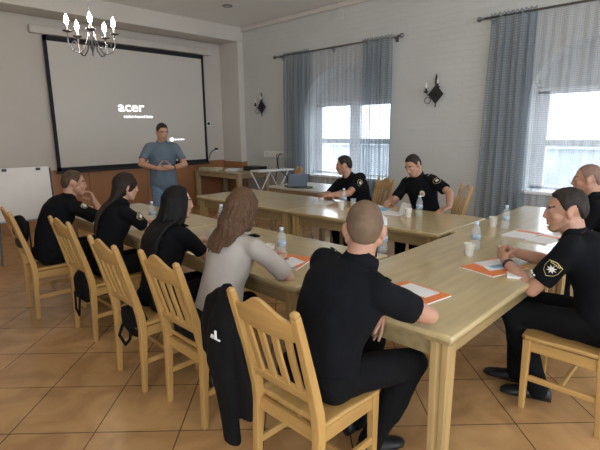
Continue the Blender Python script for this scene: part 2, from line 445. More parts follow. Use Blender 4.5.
curtain('sheer_curtain', .0, 2.25, 3.08, .04, 20, .022, M_SHEER, 'white sheer curtain across the near window behind the seated bald man', XR+.08, seed=5)

# ================================================================== PROJECTION SCREEN
sx0, sx1, sz0, sz1, sy = 2.80, 5.95, .94, 3.20, YS-.09
t = thing('projection_screen', 'large pull down projection screen with black border showing a white logo', 'projection screen', ((sx0+sx1)/2, sy, sz0))
Mi = Matrix.Translation(-V(t.location))
MB().box(((sx0+sx1)/2, sy, (sz0+sz1)/2), (sx1-sx0-.12, .006, sz1-sz0-.12)).build('cloth', M_SCREEN, t, M=Mi)
mb = MB()
for c, d in ((((sx0+sx1)/2, sz1-.04), (sx1-sx0, .08)), (((sx0+sx1)/2, sz0+.035), (sx1-sx0, .07)), ((sx0+.03, (sz0+sz1)/2), (.06, sz1-sz0)), ((sx1-.03, (sz0+sz1)/2), (.06, sz1-sz0))):
    mb.box((c[0], sy-.001, c[1]), (d[0], .009, d[1]))
mb.build('border', M_BORDER, t, M=Mi)
MB().box(((sx0+sx1)/2, sy+.02, sz1+.075), (sx1-sx0+.36, .10, .12)).build('roller_case', mat('screen_case', (.60, .57, .52), .5), t, M=Mi, bevel=.012)
MB().box(((sx0+sx1)/2, sy, sz0-.018), (sx1-sx0+.05, .03, .035)).build('bottom_bar', M_BLACK, t, M=Mi, bevel=.008)
FX = Matrix.Rotation(R_(90), 4, 'X')
lx, lz = 3.98, 2.0
text_mesh('acer', .30, .001, 'projected_logo', M_GLOW, Mi @ Matrix.Translation((lx, sy-.006, lz)) @ FX @ Matrix.Diagonal((1.05, .86, 1, 1)), t, bold=.002, spacing=.96)
text_mesh('explore beyond limits', .068, .001, 'projected_tagline', M_GLOW, Mi @ Matrix.Translation((lx+.10, sy-.006, lz-.115)) @ FX, t, bold=.001)
mb = MB(); px, pz = 5.06, 1.415
mb.prism([(0, 0), (.05, .0), (.05, .075), (0, .075), (-.035, .055), (-.035, .02)], (px, sy-.004, pz), (1, 0, 0), (0, 0, 1), .001)
for k in range(9): mb.box((px+.09+k*.026, sy-.005, pz+.035), (.017, .002, .022 if k % 3 else .034))
mb.build('projected_notice', M_GLOW, t, M=Mi)
# wall switch, socket and cable beside the screen
t = thing('wall_socket', 'small socket with a dark cable on the strip of wall right of the screen', 'socket', (6.22, YS, 1.20))
MB().box((0, -.01, 0), (.12, .02, .1)).build('plate', M_WHITE, t, bevel=.004)
MB().box((0, -.04, .02), (.07, .05, .045)).build('plug', M_BLACK, t, bevel=.006)
MB().tube([(-.02, -.04, .0), (-.10, -.03, -.02), (-.16, -.02, -.08), (-.19, -.015, -.2)], .008, 8).build('cable', M_BLACK, t, True)
t = thing('light_switch', 'small dark round switch on the wall by the upper right of the screen', 'switch', (6.07, YS, 1.78))
MB().lathe([(.035, 0), (.035, .015), (.022, .03), (.001, .032)], M=Matrix.Rotation(R_(90), 4, 'X')).build('knob', M_BLACK, t, True)
MB().box((0, -.004, 0), (.1, .008, .1)).build('plate', M_WHITE, t)

# ================================================================== CHANDELIERS, SCONCES, CEILING
def chandelier(loc, zc, label, rot):
    t = thing('chandelier', label, 'chandelier', loc, rot, None)
    MB().tube([(0, 0, -.12), (0, 0, zc-loc[2])], .006, 8).lathe([(.05, zc-loc[2]-.05), (.055, zc-loc[2]-.01), (.05, zc-loc[2])]).build('stem', M_CHROME, t, True)
    MB().lathe([(.004, -.22), (.015, -.20), (.010, -.17), (.028, -.13), (.016, -.08), (.02, .05), (.034, .08), (.014, .12), (.010, .2)]).build('hub', M_CHROME, t, True)
    for k in range(5):
        a = 2*PI*k/5; d = V((math.cos(a), math.sin(a), 0))
        prof = [(.02, .07), (.05, -.04), (.10, -.15), (.17, -.20), (.24, -.185), (.285, -.12), (.29, -.05), (.285, .0)]
        arm = MB().tube([d*r+V((0, 0, z)) for r, z in prof], .0075, 8)
        curl = [(.24, -.185), (.19, -.15), (.185, -.10), (.215, -.075), (.24, -.10), (.23, -.125)]
        arm.tube([d*r+V((0, 0, z)) for r, z in curl], .005, 6)
        ar = arm.build('arm', M_CHROME, t, True)
        c = d*.285
        MB().lathe([(.012, 0), (.055, .012), (.06, .022), (.02, .014), (.016, .03)], c).build('drip_pan', M_CHROME, ar, True)
        MB().lathe([(.013, .02), (.013, .085)], c, 12).build('candle_sleeve', M_CANDLE, ar, True)
        MB().lathe([(.010, .085), (.022, .10), (.028, .125), (.020, .155), (.008, .178), (.001, .19)], c, 14).build('bulb', M_BULB, ar, True)
    t.scale = (.89, .89, 1.04)
    return t
chandelier((2.345, 5.585, 2.70), ZC, 'lit candle chandelier of silver scrolls hanging before the projection screen', R_(247))
chandelier((2.78, 1.98, 2.80), ZC, 'lit candle chandelier over the tables, only one scroll in view at the top edge', R_(40))
chandelier((.6, -1.8, 2.74), ZC, 'lit candle chandelier added out of view behind the viewpoint for warm light', 0)  # extra lamp, added unseen to light the near side of the room
def sconce(loc, label):
    t = thing('wall_sconce', label, 'sconce', loc)
    s = .125
    MB().prism([(0, -s*1.15), (s, 0), (0, s*1.15), (-s, 0)], (-.06, 0, 0), (0, 1, 0), (0, 0, 1), .014).build('plate', M_IRON, t, bevel=.003)
    MB().box((-.03, 0, 0), (.06, .03, .03)).build('wall_bracket', M_IRON, t)
    MB().lathe([(.006, .11), (.020, .17), (.014, .26), (.002, .30)], (-.05, 0, 0), 10).tube([(-.05, 0, .12), (-.05, 0, -.14)], .006, 8).lathe([(.002, -.20), (.010, -.17), (.006, -.12)], (-.05, 0, 0), 8).build('spear', M_IRON, t, True)
    for y in (-.055, .13):
        z0 = .05 if y > 0 else .11
        MB().tube([(-.07, y*.5, -.02), (-.10, y*.8, -.01), (-.11, y, z0-.02)], .006, 8).lathe([(.006, z0-.03), (.032, z0-.015), (.036, z0), (.012, z0-.002), (.015, z0+.03), (.012, z0+.04)], (-.11, y, 0), 12).build('candle_arm', M_IRON, t, True)
        MB().lathe([(.012, z0+.03), (.013, z0+.08), (.006, z0+.12), (.001, z0+.13)], (-.11, y, 0), 12).build('candle_bulb', M_CANDLE, t, True)
    c = V((-.07, .12, -.085))
    MB().tube([c+V((0, .05*math.cos(a), .05*math.sin(a))) for a in [2*PI*k/16 for k in range(17)]], .005, 6).build('ring', M_IRON, t, True)
sconce((XW, 7.44, 2.10), 'black diamond wall sconce in the corner beyond the far window')
sconce((XW, 3.47, 2.12), 'black diamond wall sconce on the wall between the two windows')
t = thing('ceiling_spotlight', 'small round recessed spotlight in the ceiling in front of the beam', 'spotlight', (5.3, 6.85, ZC))
MB().lathe([(.085, -.001), (.09, -.012), (.07, -.016), (.06, -.004)]).build('ring', M_CHROME, t, True)
MB().lathe([(.058, -.002), (.05, -.008), (.001, -.009)]).build('lens', M_PAPER, t, True)
t = thing('wall_vent', 'painted over hatch high on the window wall under the ceiling', 'vent', (XW, 5.45, 3.60))
MB().box((-.006, 0, 0), (.012, .30, .22)).build('frame', M_BRICK, t, bevel=.003)
for k in range(3): MB().box((-.014, 0, -.06+k*.06), (.006, .24, .02)).build('slat', M_BRICK, t)

# ================================================================== TABLES
def table_mesh(name, label, loc, L, D, H, rz, group=None, leg_t=.085):
    """L along local x, D along y, origin at the middle on the floor"""
    t = thing(name, label, 'table', loc, rz, group)
    top = MB().box((0, 0, H-.016), (L, D, .032)); top.build('tabletop', TX, t, bevel=.010)
    MB().box((0, 0, H-.043), (L-.03, D-.03, .024)).build('edge_moulding', TE, t, bevel=.007)
    ap = MB()
    for s in (-1, 1):
        ap.box((0, s*(D/2-.07), H-.10), (L-.20, .024, .09)); ap.box((s*(L/2-.07), 0, H-.10), (.024, D-.20, .09))
    ap.build('apron', TE, t, bevel=.004)
    for sx in (-1, 1):
        for sy_ in (-1, 1):
            c = V((sx*(L/2-.075), sy_*(D/2-.075), 0)); g = MB()
            w = leg_t; prof = [(-w/2, -w/2), (-.012, -w/2), (-.008, -w/2+.008), (.008, -w/2+.008), (.012, -w/2), (w/2, -w/2), (w/2, -.012), (w/2-.008, -.008), (w/2-.008, .008), (w/2, .012), (w/2, w/2), (.012, w/2), (.008, w/2-.008), (-.008, w/2-.008), (-.012, w/2), (-w/2, w/2), (-w/2, .012), (-w/2+.008, .008), (-w/2+.008, -.008), (-w/2, -.012)]
            g.loft([[c+V((a*k, b*k, z)) for a, b in prof] for z, k in ((0, .86), (H-.055, 1))])
            g.build('leg', TZ, t, bevel=.003)
    return t
GT = None
table_mesh('meeting_table', 'nearest long wooden meeting table, crosswise, its bare corner pointing at the viewer', (2.65, 1.215, 0), 1.90, .89, .75, 0)
table_mesh('meeting_table', 'wooden meeting table at the right under the papers of the bald man', (4.50, 1.31, 0), 1.80, .80, .75, 0)
table_mesh('meeting_table', 'wooden meeting table in front of the woman in the beige shirt', (2.165, 2.59, 0), 1.80, .92, .75, R_(90))
table_mesh('meeting_table', 'wooden meeting table in front of the man resting chin on hand', (2.165, 4.40, 0), 1.80, .92, .75, R_(90))
table_mesh('meeting_table', 'wooden meeting table where the officer with the chest badge sits under the bare wall', (3.91, 2.62, 0), 1.78, .97, .75, R_(90))
table_mesh('meeting_table', 'wooden meeting table under the crossed arms of the officer by the far window', (3.91, 4.405, 0), 1.78, .97, .75, R_(90))
# desk by the screen
t = thing('side_desk', 'plain wooden desk with thick legs standing right of the projection screen', 'desk', (6.0, 7.85, 0))
MB().box((0, 0, .78), (.86, 1.58, .035)).build('tabletop', DX, t, bevel=.006)
ap = MB()
for s in (-1, 1): ap.box((s*.37, 0, .72), (.025, 1.40, .09)); ap.box((0, s*.70, .72), (.66, .025, .09))
ap.build('apron', DX, t)
for sx in (-1, 1):
    for s in (-1, 1): MB().box((sx*.365, s*.72, .38), (.09, .09, .76)).build('leg', DZ, t, bevel=.01)
# low side table with the laptop
t = thing('side_table', 'wooden side table under the far window holding a grey laptop', 'table', (5.22, 4.80, 0))
MB().box((0, 0, .735), (.80, 1.15, .03)).build('tabletop', mat('tabletop_window_sheen', (.55, .52, .47), .3, .03), t, bevel=.006)  # whitish reflection of the window put into the tabletop colour
ap = MB()
for s in (-1, 1): ap.box((s*.38, 0, .665), (.024, 1.10, .11)); ap.box((0, s*.545, .665), (.74, .024, .11))
ap.build('apron', mat('brown_apron', (.26, .165, .09), .5), t)
for sx in (-1, 1):
    for s in (-1, 1): MB().box((sx*.36, s*.53, .36), (.06, .06, .72)).build('leg', DZ, t, bevel=.008)
t = thing('laptop', 'open grey laptop on the side table under the far window', 'laptop', (5.02, 4.96, .75), R_(150))
MB().box((0, 0, .010), (.30, .23, .02)).build('base', M_BLACK, t, bevel=.005)
MB().box((0, .155, .115), (.30, .012, .21), Matrix.Rotation(R_(-18), 4, 'X')).build('lid', M_LAPTOP, t, bevel=.005)
tag(MB().tube([(4.85, 4.92, .757), (4.9, 4.75, .757), (5.0, 4.62, .757), (5.12, 4.68, .757), (5.1, 4.85, .757)], .006, 8).build('laptop_cable', M_BLACK, smooth=True), 'thin dark cable curling on the laptop side table', 'cable')
# white folding stand
t = thing('folding_stand', 'white folding stand with slim splayed legs in front of the desk', 'stand', (5.88, 6.42, 0), R_(-8))
MB().box((0, 0, .875), (.80, .34, .026)).build('board', M_WHITE, t, bevel=.012)
for sx in (-.27, .15):
    for s in (-1, 1):
        MB().tube([(sx-.13*s, .13*s, .86), (sx+.02*s, -.02*s, .43), (sx+.15*s, -.16*s, .0)], .011, 8).build('leg', M_WHITE, t, True)
MB().tube([(-.30, -.0, .3), (.18, 0, .3)], .009, 8).build('crossbar', M_WHITE, t, True)
tag(MB().tube([(6.57, 6.86, 1.13), (6.35, 6.7, 1.16), (6.12, 6.52, 1.08), (6.02, 6.40, .895), (6.08, 6.22, .75), (6.1, 6.2, .35), (6.15, 6.4, .01)], .012, 8).build('power_cable', M_BLACK, smooth=True), 'black power cable drooping from the socket strip over the white stand', 'cable')
tag(MB().tube([(6.57, 7.0, 1.12), (6.4, 6.85, 1.12), (6.2, 6.62, .98), (6.12, 6.6, .6), (6.2, 6.72, .01)], .010, 8).build('power_cable', M_BLACK, smooth=True), 'black power cable falling behind the white stand from the socket strip', 'cable')
t = thing('socket_strip', 'white strip of wall sockets left of the far window with cables plugged in', 'socket', (XW, 7.02, 1.12))
MB().box((-.02, 0, 0), (.04, .82, .135)).build('housing', M_WHITE, t, bevel=.006)
for k in range(4): MB().lathe([(.045, 0), (.045, .012), (.034, .014), (.030, .004)], (-.04, -.28+k*.185, 0), 14, M=Matrix.Rotation(R_(-90), 4, 'Y')).build('socket', M_CUP, t, True)
t = thing('black_case', 'flat black equipment box on the far right of the desk', 'box', (6.22, 7.32, .7975))
MB().box((0, 0, .045), (.30, .42, .09)).build('body', M_BLACK, t, bevel=.01)
MB().tube([(-.16, -.08, .05), (-.19, -.05, .06), (-.19, .05, .06), (-.16, .08, .05)], .007, 6).build('handle', M_BLACK, t, True)
M_CREAM = mat('cream_paper', (.66, .60, .44), .6)
for i, (dx, dy, sx, sy2, h, lab) in enumerate([(-.27, .55, .20, .30, .045, 'cream paper bundle on the far left end of the desk'), (-.25, .20, .18, .22, .06, 'cream paper stack on the desk between the two paper bundles'), (-.10, -.20, .26, .28, .05, 'low white paper pile on the middle of the desk')]):
    t = thing('paper_stack', lab, 'papers', (6.0+dx, 7.85+dy, .7975), R_(12*i))
    for k in range(3): MB().box((.01*k, -.008*k, h*(k+.5)/3), (sx-.015*k, sy2, h/3-.002), Matrix.Rotation(R_(6*k-5), 4, 'Z')).build('sheaf', M_CREAM if i < 2 else M_PAPER, t, bevel=.002)

# whiteboard easel on the left
t = thing('whiteboard_easel', 'white flip chart board on a black easel at the left edge of view', 'flip chart', (1.67, 6.42, 0), R_(-14))
MB().box((0, 0, .86), (.60, .02, .66), Matrix.Rotation(R_(-6), 4, 'X')).build('board', mat('whiteboard', (.66, .62, .57), .35, .02), t, bevel=.004)
MB().box((0, -.035, .535), (.62, .06, .02)).build('pen_tray', M_CHROME, t, bevel=.004)
for sx in (-.31, .31):
    MB().path([(sx, .075, 1.17), (sx, -.02, .5), (sx*1.08, -.09, 0)], .025, .025).build('leg', M_BLACK, t)
MB().path([(0, .06, 1.17), (0, .45, 0)], .022, .022).build('leg', M_BLACK, t)
for sx in (-.18, .18): MB().box((sx, .02, 1.165), (.05, .05, .03)).build('clip', M_BLACK, t, bevel=.004)

# ================================================================== CHAIRS
def make_chair(loc, rz, label, pale=False):
    wx, wy, wz = (wood('pale_wood_x', PALE, 0), wood('pale_wood_y', PALE, 1), wood('pale_wood_z', PALE, 2)) if pale else (WX, WY, WZ)
    t = thing('dining_chair', label, 'chair', loc, rz)
    hw = .188
    def post_y(z): return -.20+.02*min(1, z/.45) if z < .45 else -.18-.125*((z-.45)/.50)**1.15
    for s in (-1, 1):
        zs = [0, .2, .42, .5, .6, .7, .8, .9, .95]
        g = MB().path([(s*hw, post_y(z), z) for z in zs], [.032, .036, .042, .042, .040, .038, .037, .036, .035], [.030, .036, .046, .046, .042, .038, .034, .032, .030])
        z = .95; g.path([(s*hw, post_y(.95), .95), (s*hw, post_y(.965)-.001, .966), (s*hw, post_y(.97)-.002, .974)], [.035, .030, .012], [.030, .026, .010])
        g.build('back_post', wz, t, bevel=.008)
    # crest rail with a raised middle
    nu = 16; hi = hw-.012
    def crest_top(u): return .915+.055*math.cos(u*PI/2)**1.0*(.5+.5*math.cos(u*PI))*1.0+.012*(1-abs(u))
    rings = []
    for i in range(nu+1):
        u = -1+2*i/nu; x = u*hi; zt = crest_top(u); zb = .835-.012*(1-u*u); bow = -.012*(1-u*u)
        rings.append([(x, post_y(zb)+bow-.011, zb), (x, post_y(zb)+bow+.011, zb), (x, post_y(zt)+bow+.010, zt), (x, post_y(zt)+bow-.010, zt)])
    MB().loft(rings).build('crest_rail', wx, t, bevel=.006)
    MB().box((0, post_y(.575), .575), (2*hi, .024, .045), Matrix.Rotation(R_(14), 4, 'X')).build('lower_rail', wx, t, bevel=.006)
    for k in range(4):
        x = -.118+.236*k/3
        g = MB().path([(x, post_y(.59), .585), (x, post_y(.72)-.008, .72), (x*1.04, post_y(.84)-.008, .84)], .036, .014)
        g.build('slat', wz, t, bevel=.004)
    # seat
    g = MB(); pts = [(-.205, -.165), (-.205, -.02), (-.215, .12), (-.213, .19), (-.195, .215), (0, .228), (.195, .215), (.213, .19), (.215, .12), (.205, -.02), (.205, -.165), (0, -.17)]
    g.prism(pts, (0, 0, .432), (1, 0, 0), (0, 1, 0), .026); g.build('seat', wy, t, bevel=.009)
    for s in (-1, 1):
        MB().path([(s*.185, .185, 0), (s*.185, .185, .432)], [.032, .042], [.032, .042]).build('front_leg', wz, t, bevel=.006)
        MB().box((s*.185, 0, .395), (.022, .34, .062)).build('side_apron', wy, t, bevel=.003)
        MB().box((s*.187, -.005, .20), (.020, .36, .034)).build('stretcher', wy, t, bevel=.004)
    MB().box((0, .185, .395), (.34, .022, .062)).build('front_apron', wx, t, bevel=.003)
    MB().box((0, -.175, .395), (.34, .022, .062)).build('rear_apron', wx, t, bevel=.003)
    MB().box((0, .0, .20), (.355, .020, .030)).build('cross_stretcher', wx, t, bevel=.004)
    return t
R90 = -PI/2
ch = make_chair((1.31, 4.45, 0), R90-R_(5), 'honey wood chair with the black cap hung on it, nearest the flip chart')
dup(ch, (1.46, 3.65, 0), R90, 'honey wood chair behind the woman with the brown ponytail, dark shoulder bag hung below')
dup(ch, (1.385, 2.70, 0), R90-R_(2), 'honey wood chair behind the woman with straight black hair, black pouch hung below its back')
dup(ch, (1.43, 2.12, 0), R90-R_(1), 'honey wood slat back chair behind the woman in the beige shirt')
dup(ch, (1.385, 1.255, 0), R90-R_(1), 'nearest honey wood chair, under the officer with his back turned')
dup(ch, (2.80, .56, 0), R_(0), 'honey wood chair at the right edge under the officer with clasped hands')
pc = make_chair((4.27, .66, 0), R_(3), 'wooden chair under the bald man by the near window')
dup(pc, (4.84, 3.50, 0), R_(64), 'pale wooden chair behind the officer resting on his crossed arms')
dup(pc, (4.92, 2.50, 0), R_(40), 'pale wooden chair turned aside behind the officer with the chest badge')
dup(pc, (5.56, 5.80, 0), R_(58), 'empty pale wooden chair in the corner beside the far window')

# ================================================================== BAGS AND JACKETS ON CHAIRS
def blob(name, mb, voxel, m, label, cat, loc, amp=.006, sc=9, parent=None, seed=0):
    me = remeshed(mb, voxel, 6); folds(me, amp, sc, seed)
    o = put(name, me, m, parent)
    if parent is None: o.location = loc; tag(o, label, cat)
    return o
# cap hung on the left post of the first chair
t = thing('police_cap', 'black cap with a small pale badge hung on the leftmost chair back', 'cap', (1.10, 4.46, .78), R_(180))
me = remeshed(MB().ell((0, 0, 0), (.05, .125, .13)).ell((.02, 0, .03), (.05, .10, .10)), .01, 5); folds(me, .006, 12)
put('crown', me, M_BAG, t)
MB().ell((.03, .01, -.105), (.03, .10, .055), k=16).build('peak', M_BLACK, t, True)
MB().ell((.052, .02, -.03), (.006, .026, .016), k=12).build('badge', M_CHROME, t, True)
# shoulder bag under the second chair's back
t = thing('shoulder_bag', 'dark shoulder bag with looped strap hanging on the ponytail woman\'s chair', 'bag', (1.27, 3.66, .38))
me = remeshed(MB().ell((.02, 0, .04), (.06, .15, .13)).box((.02, 0, 0), (.08, .24, .16)), .01, 6); folds(me, .006, 10, 2)
put('body', me, M_BAG, t)
MB().tube([(-.04, -.05, -.02), (-.06, -.06, -.14), (-.05, -.02, -.20), (-.05, .04, -.16), (-.04, .05, -.02)], .009, 8).build('strap', M_BAG, t, True)
t = thing('belt_pouch', 'black pouch with a wrist loop hanging below the black haired woman\'s chair back', 'bag', (1.20, 2.66, .40))
me = remeshed(MB().ell((.02, 0, .02), (.055, .155, .10)).box((.02, .02, .03), (.07, .22, .13)), .01, 6); folds(me, .006, 10, 3)
put('body', me, M_BAG, t)
MB().tube([(-.035, .06, 0), (-.06, .07, -.07), (-.055, .0, -.115), (-.05, -.06, -.06), (-.035, -.05, .0)], .010, 8).build('loop', M_BAG, t, True)
MB().ell((-.03, -.11, .02), (.004, .012, .006), k=10).build('zip_pull', M_CHROME, t, True)
t = thing('satchel', 'flat black satchel with a small brass stud on the beige shirt woman\'s chair seat', 'bag', (1.31, 2.10, .462))
me = remeshed(MB().box((.0, 0, .075), (.10, .33, .15)).ell((-.02, 0, .08), (.05, .16, .07)), .009, 5); folds(me, .004, 9, 4)
put('body', me, M_BAG, t)
MB().ell((-.068, .09, .115), (.005, .009, .009), k=10).build('stud', mat('brass', (.6, .42, .12), .3, metal=1), t, True)
# jacket on the left post of the nearest chair
t = thing('jacket', 'black jacket with a small white emblem slung over a post of the nearest chair', 'jacket', (1.13, 1.555, .235))
g = MB()
pts = [(.0, -.05, .70), (-.01, -.02, .66), (-.015, .02, .52), (-.005, .05, .33), (.02, .05, .12), (.03, .04, -.10)]
g.tube(pts, [.03, .05, .085, .09, .075, .068], 16, flat=.55, ref=(0, 1, 0))
g.tube([(.02, .0, .68), (.03, .12, .58), (.05, .17, .45), (.06, .18, .30)], [.04, .07, .10, .09], 14, flat=.5, ref=(0, 1, 0))
g.tube([(.0, -.01, .72), (.0, -.05, .5), (.03, -.06, .25), (.05, -.05, .05)], [.03, .055, .055, .05], 12, flat=.6, ref=(0, 1, 0))
me = remeshed(g, .010, 6); folds(me, .012, 7, 5, (1, 1, .35))
put('body', me, M_BAG, t)
logo = MB()
for a, b, c in (((-.03, -.008), (.03, -.006), .006), ((.0, -.005), (.006, .03), .006), ((-.026, -.008), (-.005, .006), .005)):
    logo.box((-.100, -.050-(a[0]+b[0])/2, .515+(a[1]+b[1])/2), (.006, abs(b[0]-a[0])+.004, max(abs(b[1]-a[1]), .006)))
logo.build('emblem', M_PAPER, t)

# ================================================================== TABLE ITEMS
def make_bottle(loc, label):
    t = thing('water_bottle', label, 'bottle', loc)
    MB().lathe([(.001, .002), (.026, .0), (.031, .01), (.0315, .05), (.029, .058), (.0315, .066), (.0315, .13), (.030, .145), (.022, .168), (.013, .183), (.0125, .195), (.001, .196)], k=18).build('bottle_body', M_PET, t, True)
    MB().lathe([(.0322, .082), (.0322, .114), (.0318, .115), (.0318, .081)], k=18).build('label_band', M_LABEL, t, True)
    MB().lathe([(.0145, .19), (.015, .193), (.015, .208), (.001, .209)], k=14).build('cap', M_CAP, t, True)
    return t
b0 = make_bottle((2.162, 4.93, .75), 'water bottle beside the man resting his chin on his hand, farthest left')
for x_, y_, lab in [(2.09, 3.989, 'water bottle in front of the woman with the ponytail and wristwatch'),
                    (2.42, 3.34, 'water bottle half hidden between the black haired woman and the beige shirt woman'),
                    (2.085, 2.198, 'tall water bottle beside the orange brochure near the beige shirt woman'),
                    (4.02, 3.20, 'water bottle in front of the officer resting on his crossed arms'),
                    (4.059, 2.269, 'water bottle in front of the officer with the chest badge'),
                    (3.14, 1.298, 'water bottle left of the officer with clasped hands, beside his paper cup'),
                    (3.996, 1.403, 'water bottle on the far right table in front of the near window'),
                    (2.66, 1.76, 'water bottle hidden behind the collar of the officer with his back turned')]:
    dup(b0, (x_, y_, .75), random.random()*6, lab)
def make_cup(loc, label):
    t = tag(MB().lathe([(.001, .003), (.026, .0), (.028, .003), (.036, .085), (.038, .088), (.0355, .089), (.033, .082), (.025, .006), (.001, .005)], k=18).build('paper_cup', M_CUP, smooth=True), label, 'cup')
    t.location = loc; return t
c0 = make_cup((2.958, 1.262, .75), 'pale paper cup beside the bottle left of the clasped hands')
for x_, y_, lab in [(2.030, 2.262, 'pale paper cup behind the brochure near the beige shirt woman'),
                    (3.826, 3.084, 'white paper cup in front of the officer with crossed arms'),
                    (3.94, 2.323, 'white paper cup left of the bottle of the officer with the chest badge'),
                    (4.023, 1.52, 'paper cup on the far right table left of the bottle')]:
    c = c0.copy(); C.objects.link(c); c.location = (x_, y_, .75); c['label'] = lab
MB_ = MB().lathe([(.001, .003), (.024, .0), (.033, .10), (.0315, .101), (.022, .006), (.001, .005)], k=16)
o = tag(MB_.build('drinking_glass', M_PET, smooth=True), 'clear tumbler right of the bottle of the officer with crossed arms', 'glass'); o.location = (4.05, 3.09, .75)
def brochure(name, loc, rz, lab, w_=.21, h_=.297, kind=0, z=.75):
    t = thing(name, lab, 'brochure', (loc[0], loc[1], z), rz)
    MB().box((0, 0, .003), (w_, h_, .005)).build('pages', M_PAPER, t)
    MB().box((0, 0, .0062), (w_, h_, .0012)).build('cover', M_ORANGE if kind != 2 else M_PAPER, t)
    if kind == 0:
        MB().prism([(-.09, -.10), (.06, -.13), (.09, .02), (-.04, .10)], (0, 0, .0068), (1, 0, 0), (0, 1, 0), .0004).build('cover_picture', M_PAPER, t)
        MB().prism([(-.1, -.14), (.1, -.14), (.1, -.12), (-.1, -.11)], (0, 0, .0068), (1, 0, 0), (0, 1, 0), .0004).build('cover_stripe', M_BLUEP, t)
    if kind == 1:
        MB().box((.03, .01, .0072), (.12, .20, .0008)).build('cover_picture', M_PAPER, t)
    if kind == 2:
        MB().box((0, -.11, .0072), (.19, .06, .0006)).build('cover_stripe', M_ORANGE, t)
    return t
brochure('brochure', (2.04, 2.06), R_(-70), 'orange and white brochure on the table beside the beige shirt woman')
brochure('brochure', (2.07, 1.16), R_(-10), 'orange brochure poking out beyond the elbow of the officer with his back turned', kind=1)
brochure('brochure', (2.80, 1.03), R_(75), 'orange brochure under the clasped hands of the officer with the shield patch', w_=.24, h_=.34, kind=0)
o = thing('paper_sheets', 'white and pale blue sheets lying on the orange brochure by the clasped hands', 'papers', (2.86, 1.045, .757), R_(68))
MB().box((0, 0, .002), (.15, .21, .003)).build('sheet', M_PAPER, o); MB().box((-.05, -.01, .0045), (.05, .20, .002)).build('sheet', M_BLUEP, o)
o = thing('notebook', 'small white notebook under the forearm of the officer with the shield patch', 'notebook', (2.72, .875, .75), R_(20))
MB().box((0, 0, .006), (.12, .09, .012)).build('pages', M_PAPER, o, bevel=.002); MB().box((0, 0, .0127), (.12, .09, .0014)).build('cover', M_PAPER, o)
brochure('brochure', (3.86, 1.22), R_(85), 'brochure with an orange band lying in front of the bald man', kind=2)
brochure('brochure', (3.80, 1.03), R_(80), 'white folded leaflet with orange band nearest the bald man\'s elbow', w_=.16, kind=2)
o = thing('paper_sheets', 'white sheets under the crossed arms of the officer at the far table', 'papers', (4.10, 3.56, .75), R_(15))
for k in range(2): MB().box((.01*k, .006*k, .0015+.002*k), (.30, .21, .0018), Matrix.Rotation(R_(8*k), 4, 'Z')).build('sheet', M_PAPER, o)
o = thing('notebook', 'pale blue notebook on the far table between the two facing officers', 'notebook', (4.10, 2.74, .75), R_(10))
MB().box((0, 0, .005), (.21, .15, .01)).build('pages', M_PAPER, o); MB().box((0, 0, .011), (.21, .15, .002)).build('cover', M_BLUEP, o)
o = thing('folded_sheet', 'folded white sheet standing up before the officer with the chest badge', 'papers', (4.12, 2.42, .75), R_(60))
MB().add([(-.09, 0, 0), (.09, 0, 0), (.09, .03, .11), (-.09, .03, .11), (-.09, .07, 0), (.09, .07, 0)], [(0, 1, 2, 3), (3, 2, 5, 4)]).build('sheet', M_PAPER, o)
tag(MB().box((4.02, 2.55, .7515), (.21, .25, .003)).build('paper_sheet', M_PAPER), 'loose white sheet flat in front of the officer with the chest badge', 'papers')

#PEOPLE
# ================================================================== PEOPLE
SKIN = mat('skin', (.46, .245, .165), .5, .06, 14, .05, 120)
SKIN_L = mat('skin_light', (.50, .29, .205), .5, .05, 14, .05, 120)
M_LIP = mat('lip', (.36, .14, .11), .5, .05)
M_EYEW = mat('eye', (.35, .33, .31), .3, .05)
M_BROW = mat('brow_hair', (.05, .032, .022), .8, .2)
M_UNI = mat('black_uniform_cloth', (.0042, .0048, .0068), .9, .2, 5, .15, 160, spec=.18)
M_TRS = mat('black_trouser_cloth', (.0042, .0043, .005), .9, .2, 5, .15, 160, spec=.18)
M_BEIGE = mat('beige_shirt_cloth', (.42, .375, .335), .85, .05, 6, .12, 160)
M_POLO = mat('blue_grey_polo_cloth', (.105, .145, .185), .85, .08, 8, .15, 140)
M_JEANS = mat('blue_denim', (.13, .19, .27), .85, .15, 25, .15, 200)
M_SHOE = mat('black_shoe_leather', (.012, .012, .013), .4, .1)
M_GOLD = mat('gold_thread', (.62, .50, .22), .5, .05)
M_SILV = mat('silver_thread', (.70, .70, .66), .5, .05)
def hair_mat(name, col, st=(1, 1, 1), var=.35): return mat(name, col, .6, var, 30, .3, 90, stretch=st, spec=.25)
H_DARK = hair_mat('dark_brown_hair', (.024, .018, .015))
H_BROWN = hair_mat('brown_hair', (.075, .045, .028))
H_FAIR = hair_mat('fair_brown_hair', (.15, .095, .06), var=.15)
H_GREY = hair_mat('cropped_grey_hair', (.24, .155, .12), var=.12)
H_BLACK = hair_mat('black_hair', (.003, .003, .0035), (6, 6, .6))
H_LONGB = hair_mat('long_brown_hair', (.022, .013, .009), (6, 6, .6))
def honey():
    m = hair_mat('honey_brown_hair', (.095, .050, .027), (7, 7, .6), .5); return m
H_HONEY = honey()

def lerp(a, b, t): return a+(b-a)*t
def sstep(a, b, x):
    t = max(0, min(1, (x-a)/(b-a))); return t*t*(3-2*t)
def ik(S, W, l1, l2, hint):
    d = W-S; L = d.length; mx = (l1+l2)*.995
    if L > mx: W = S+d*(mx/L); d = W-S; L = mx
    a = (l1*l1-l2*l2+L*L)/(2*L); h = math.sqrt(max(0, l1*l1-a*a))
    n = d.normalized(); hv = hint-n*hint.dot(n); hv.normalize()
    return S+n*a+hv*h, W

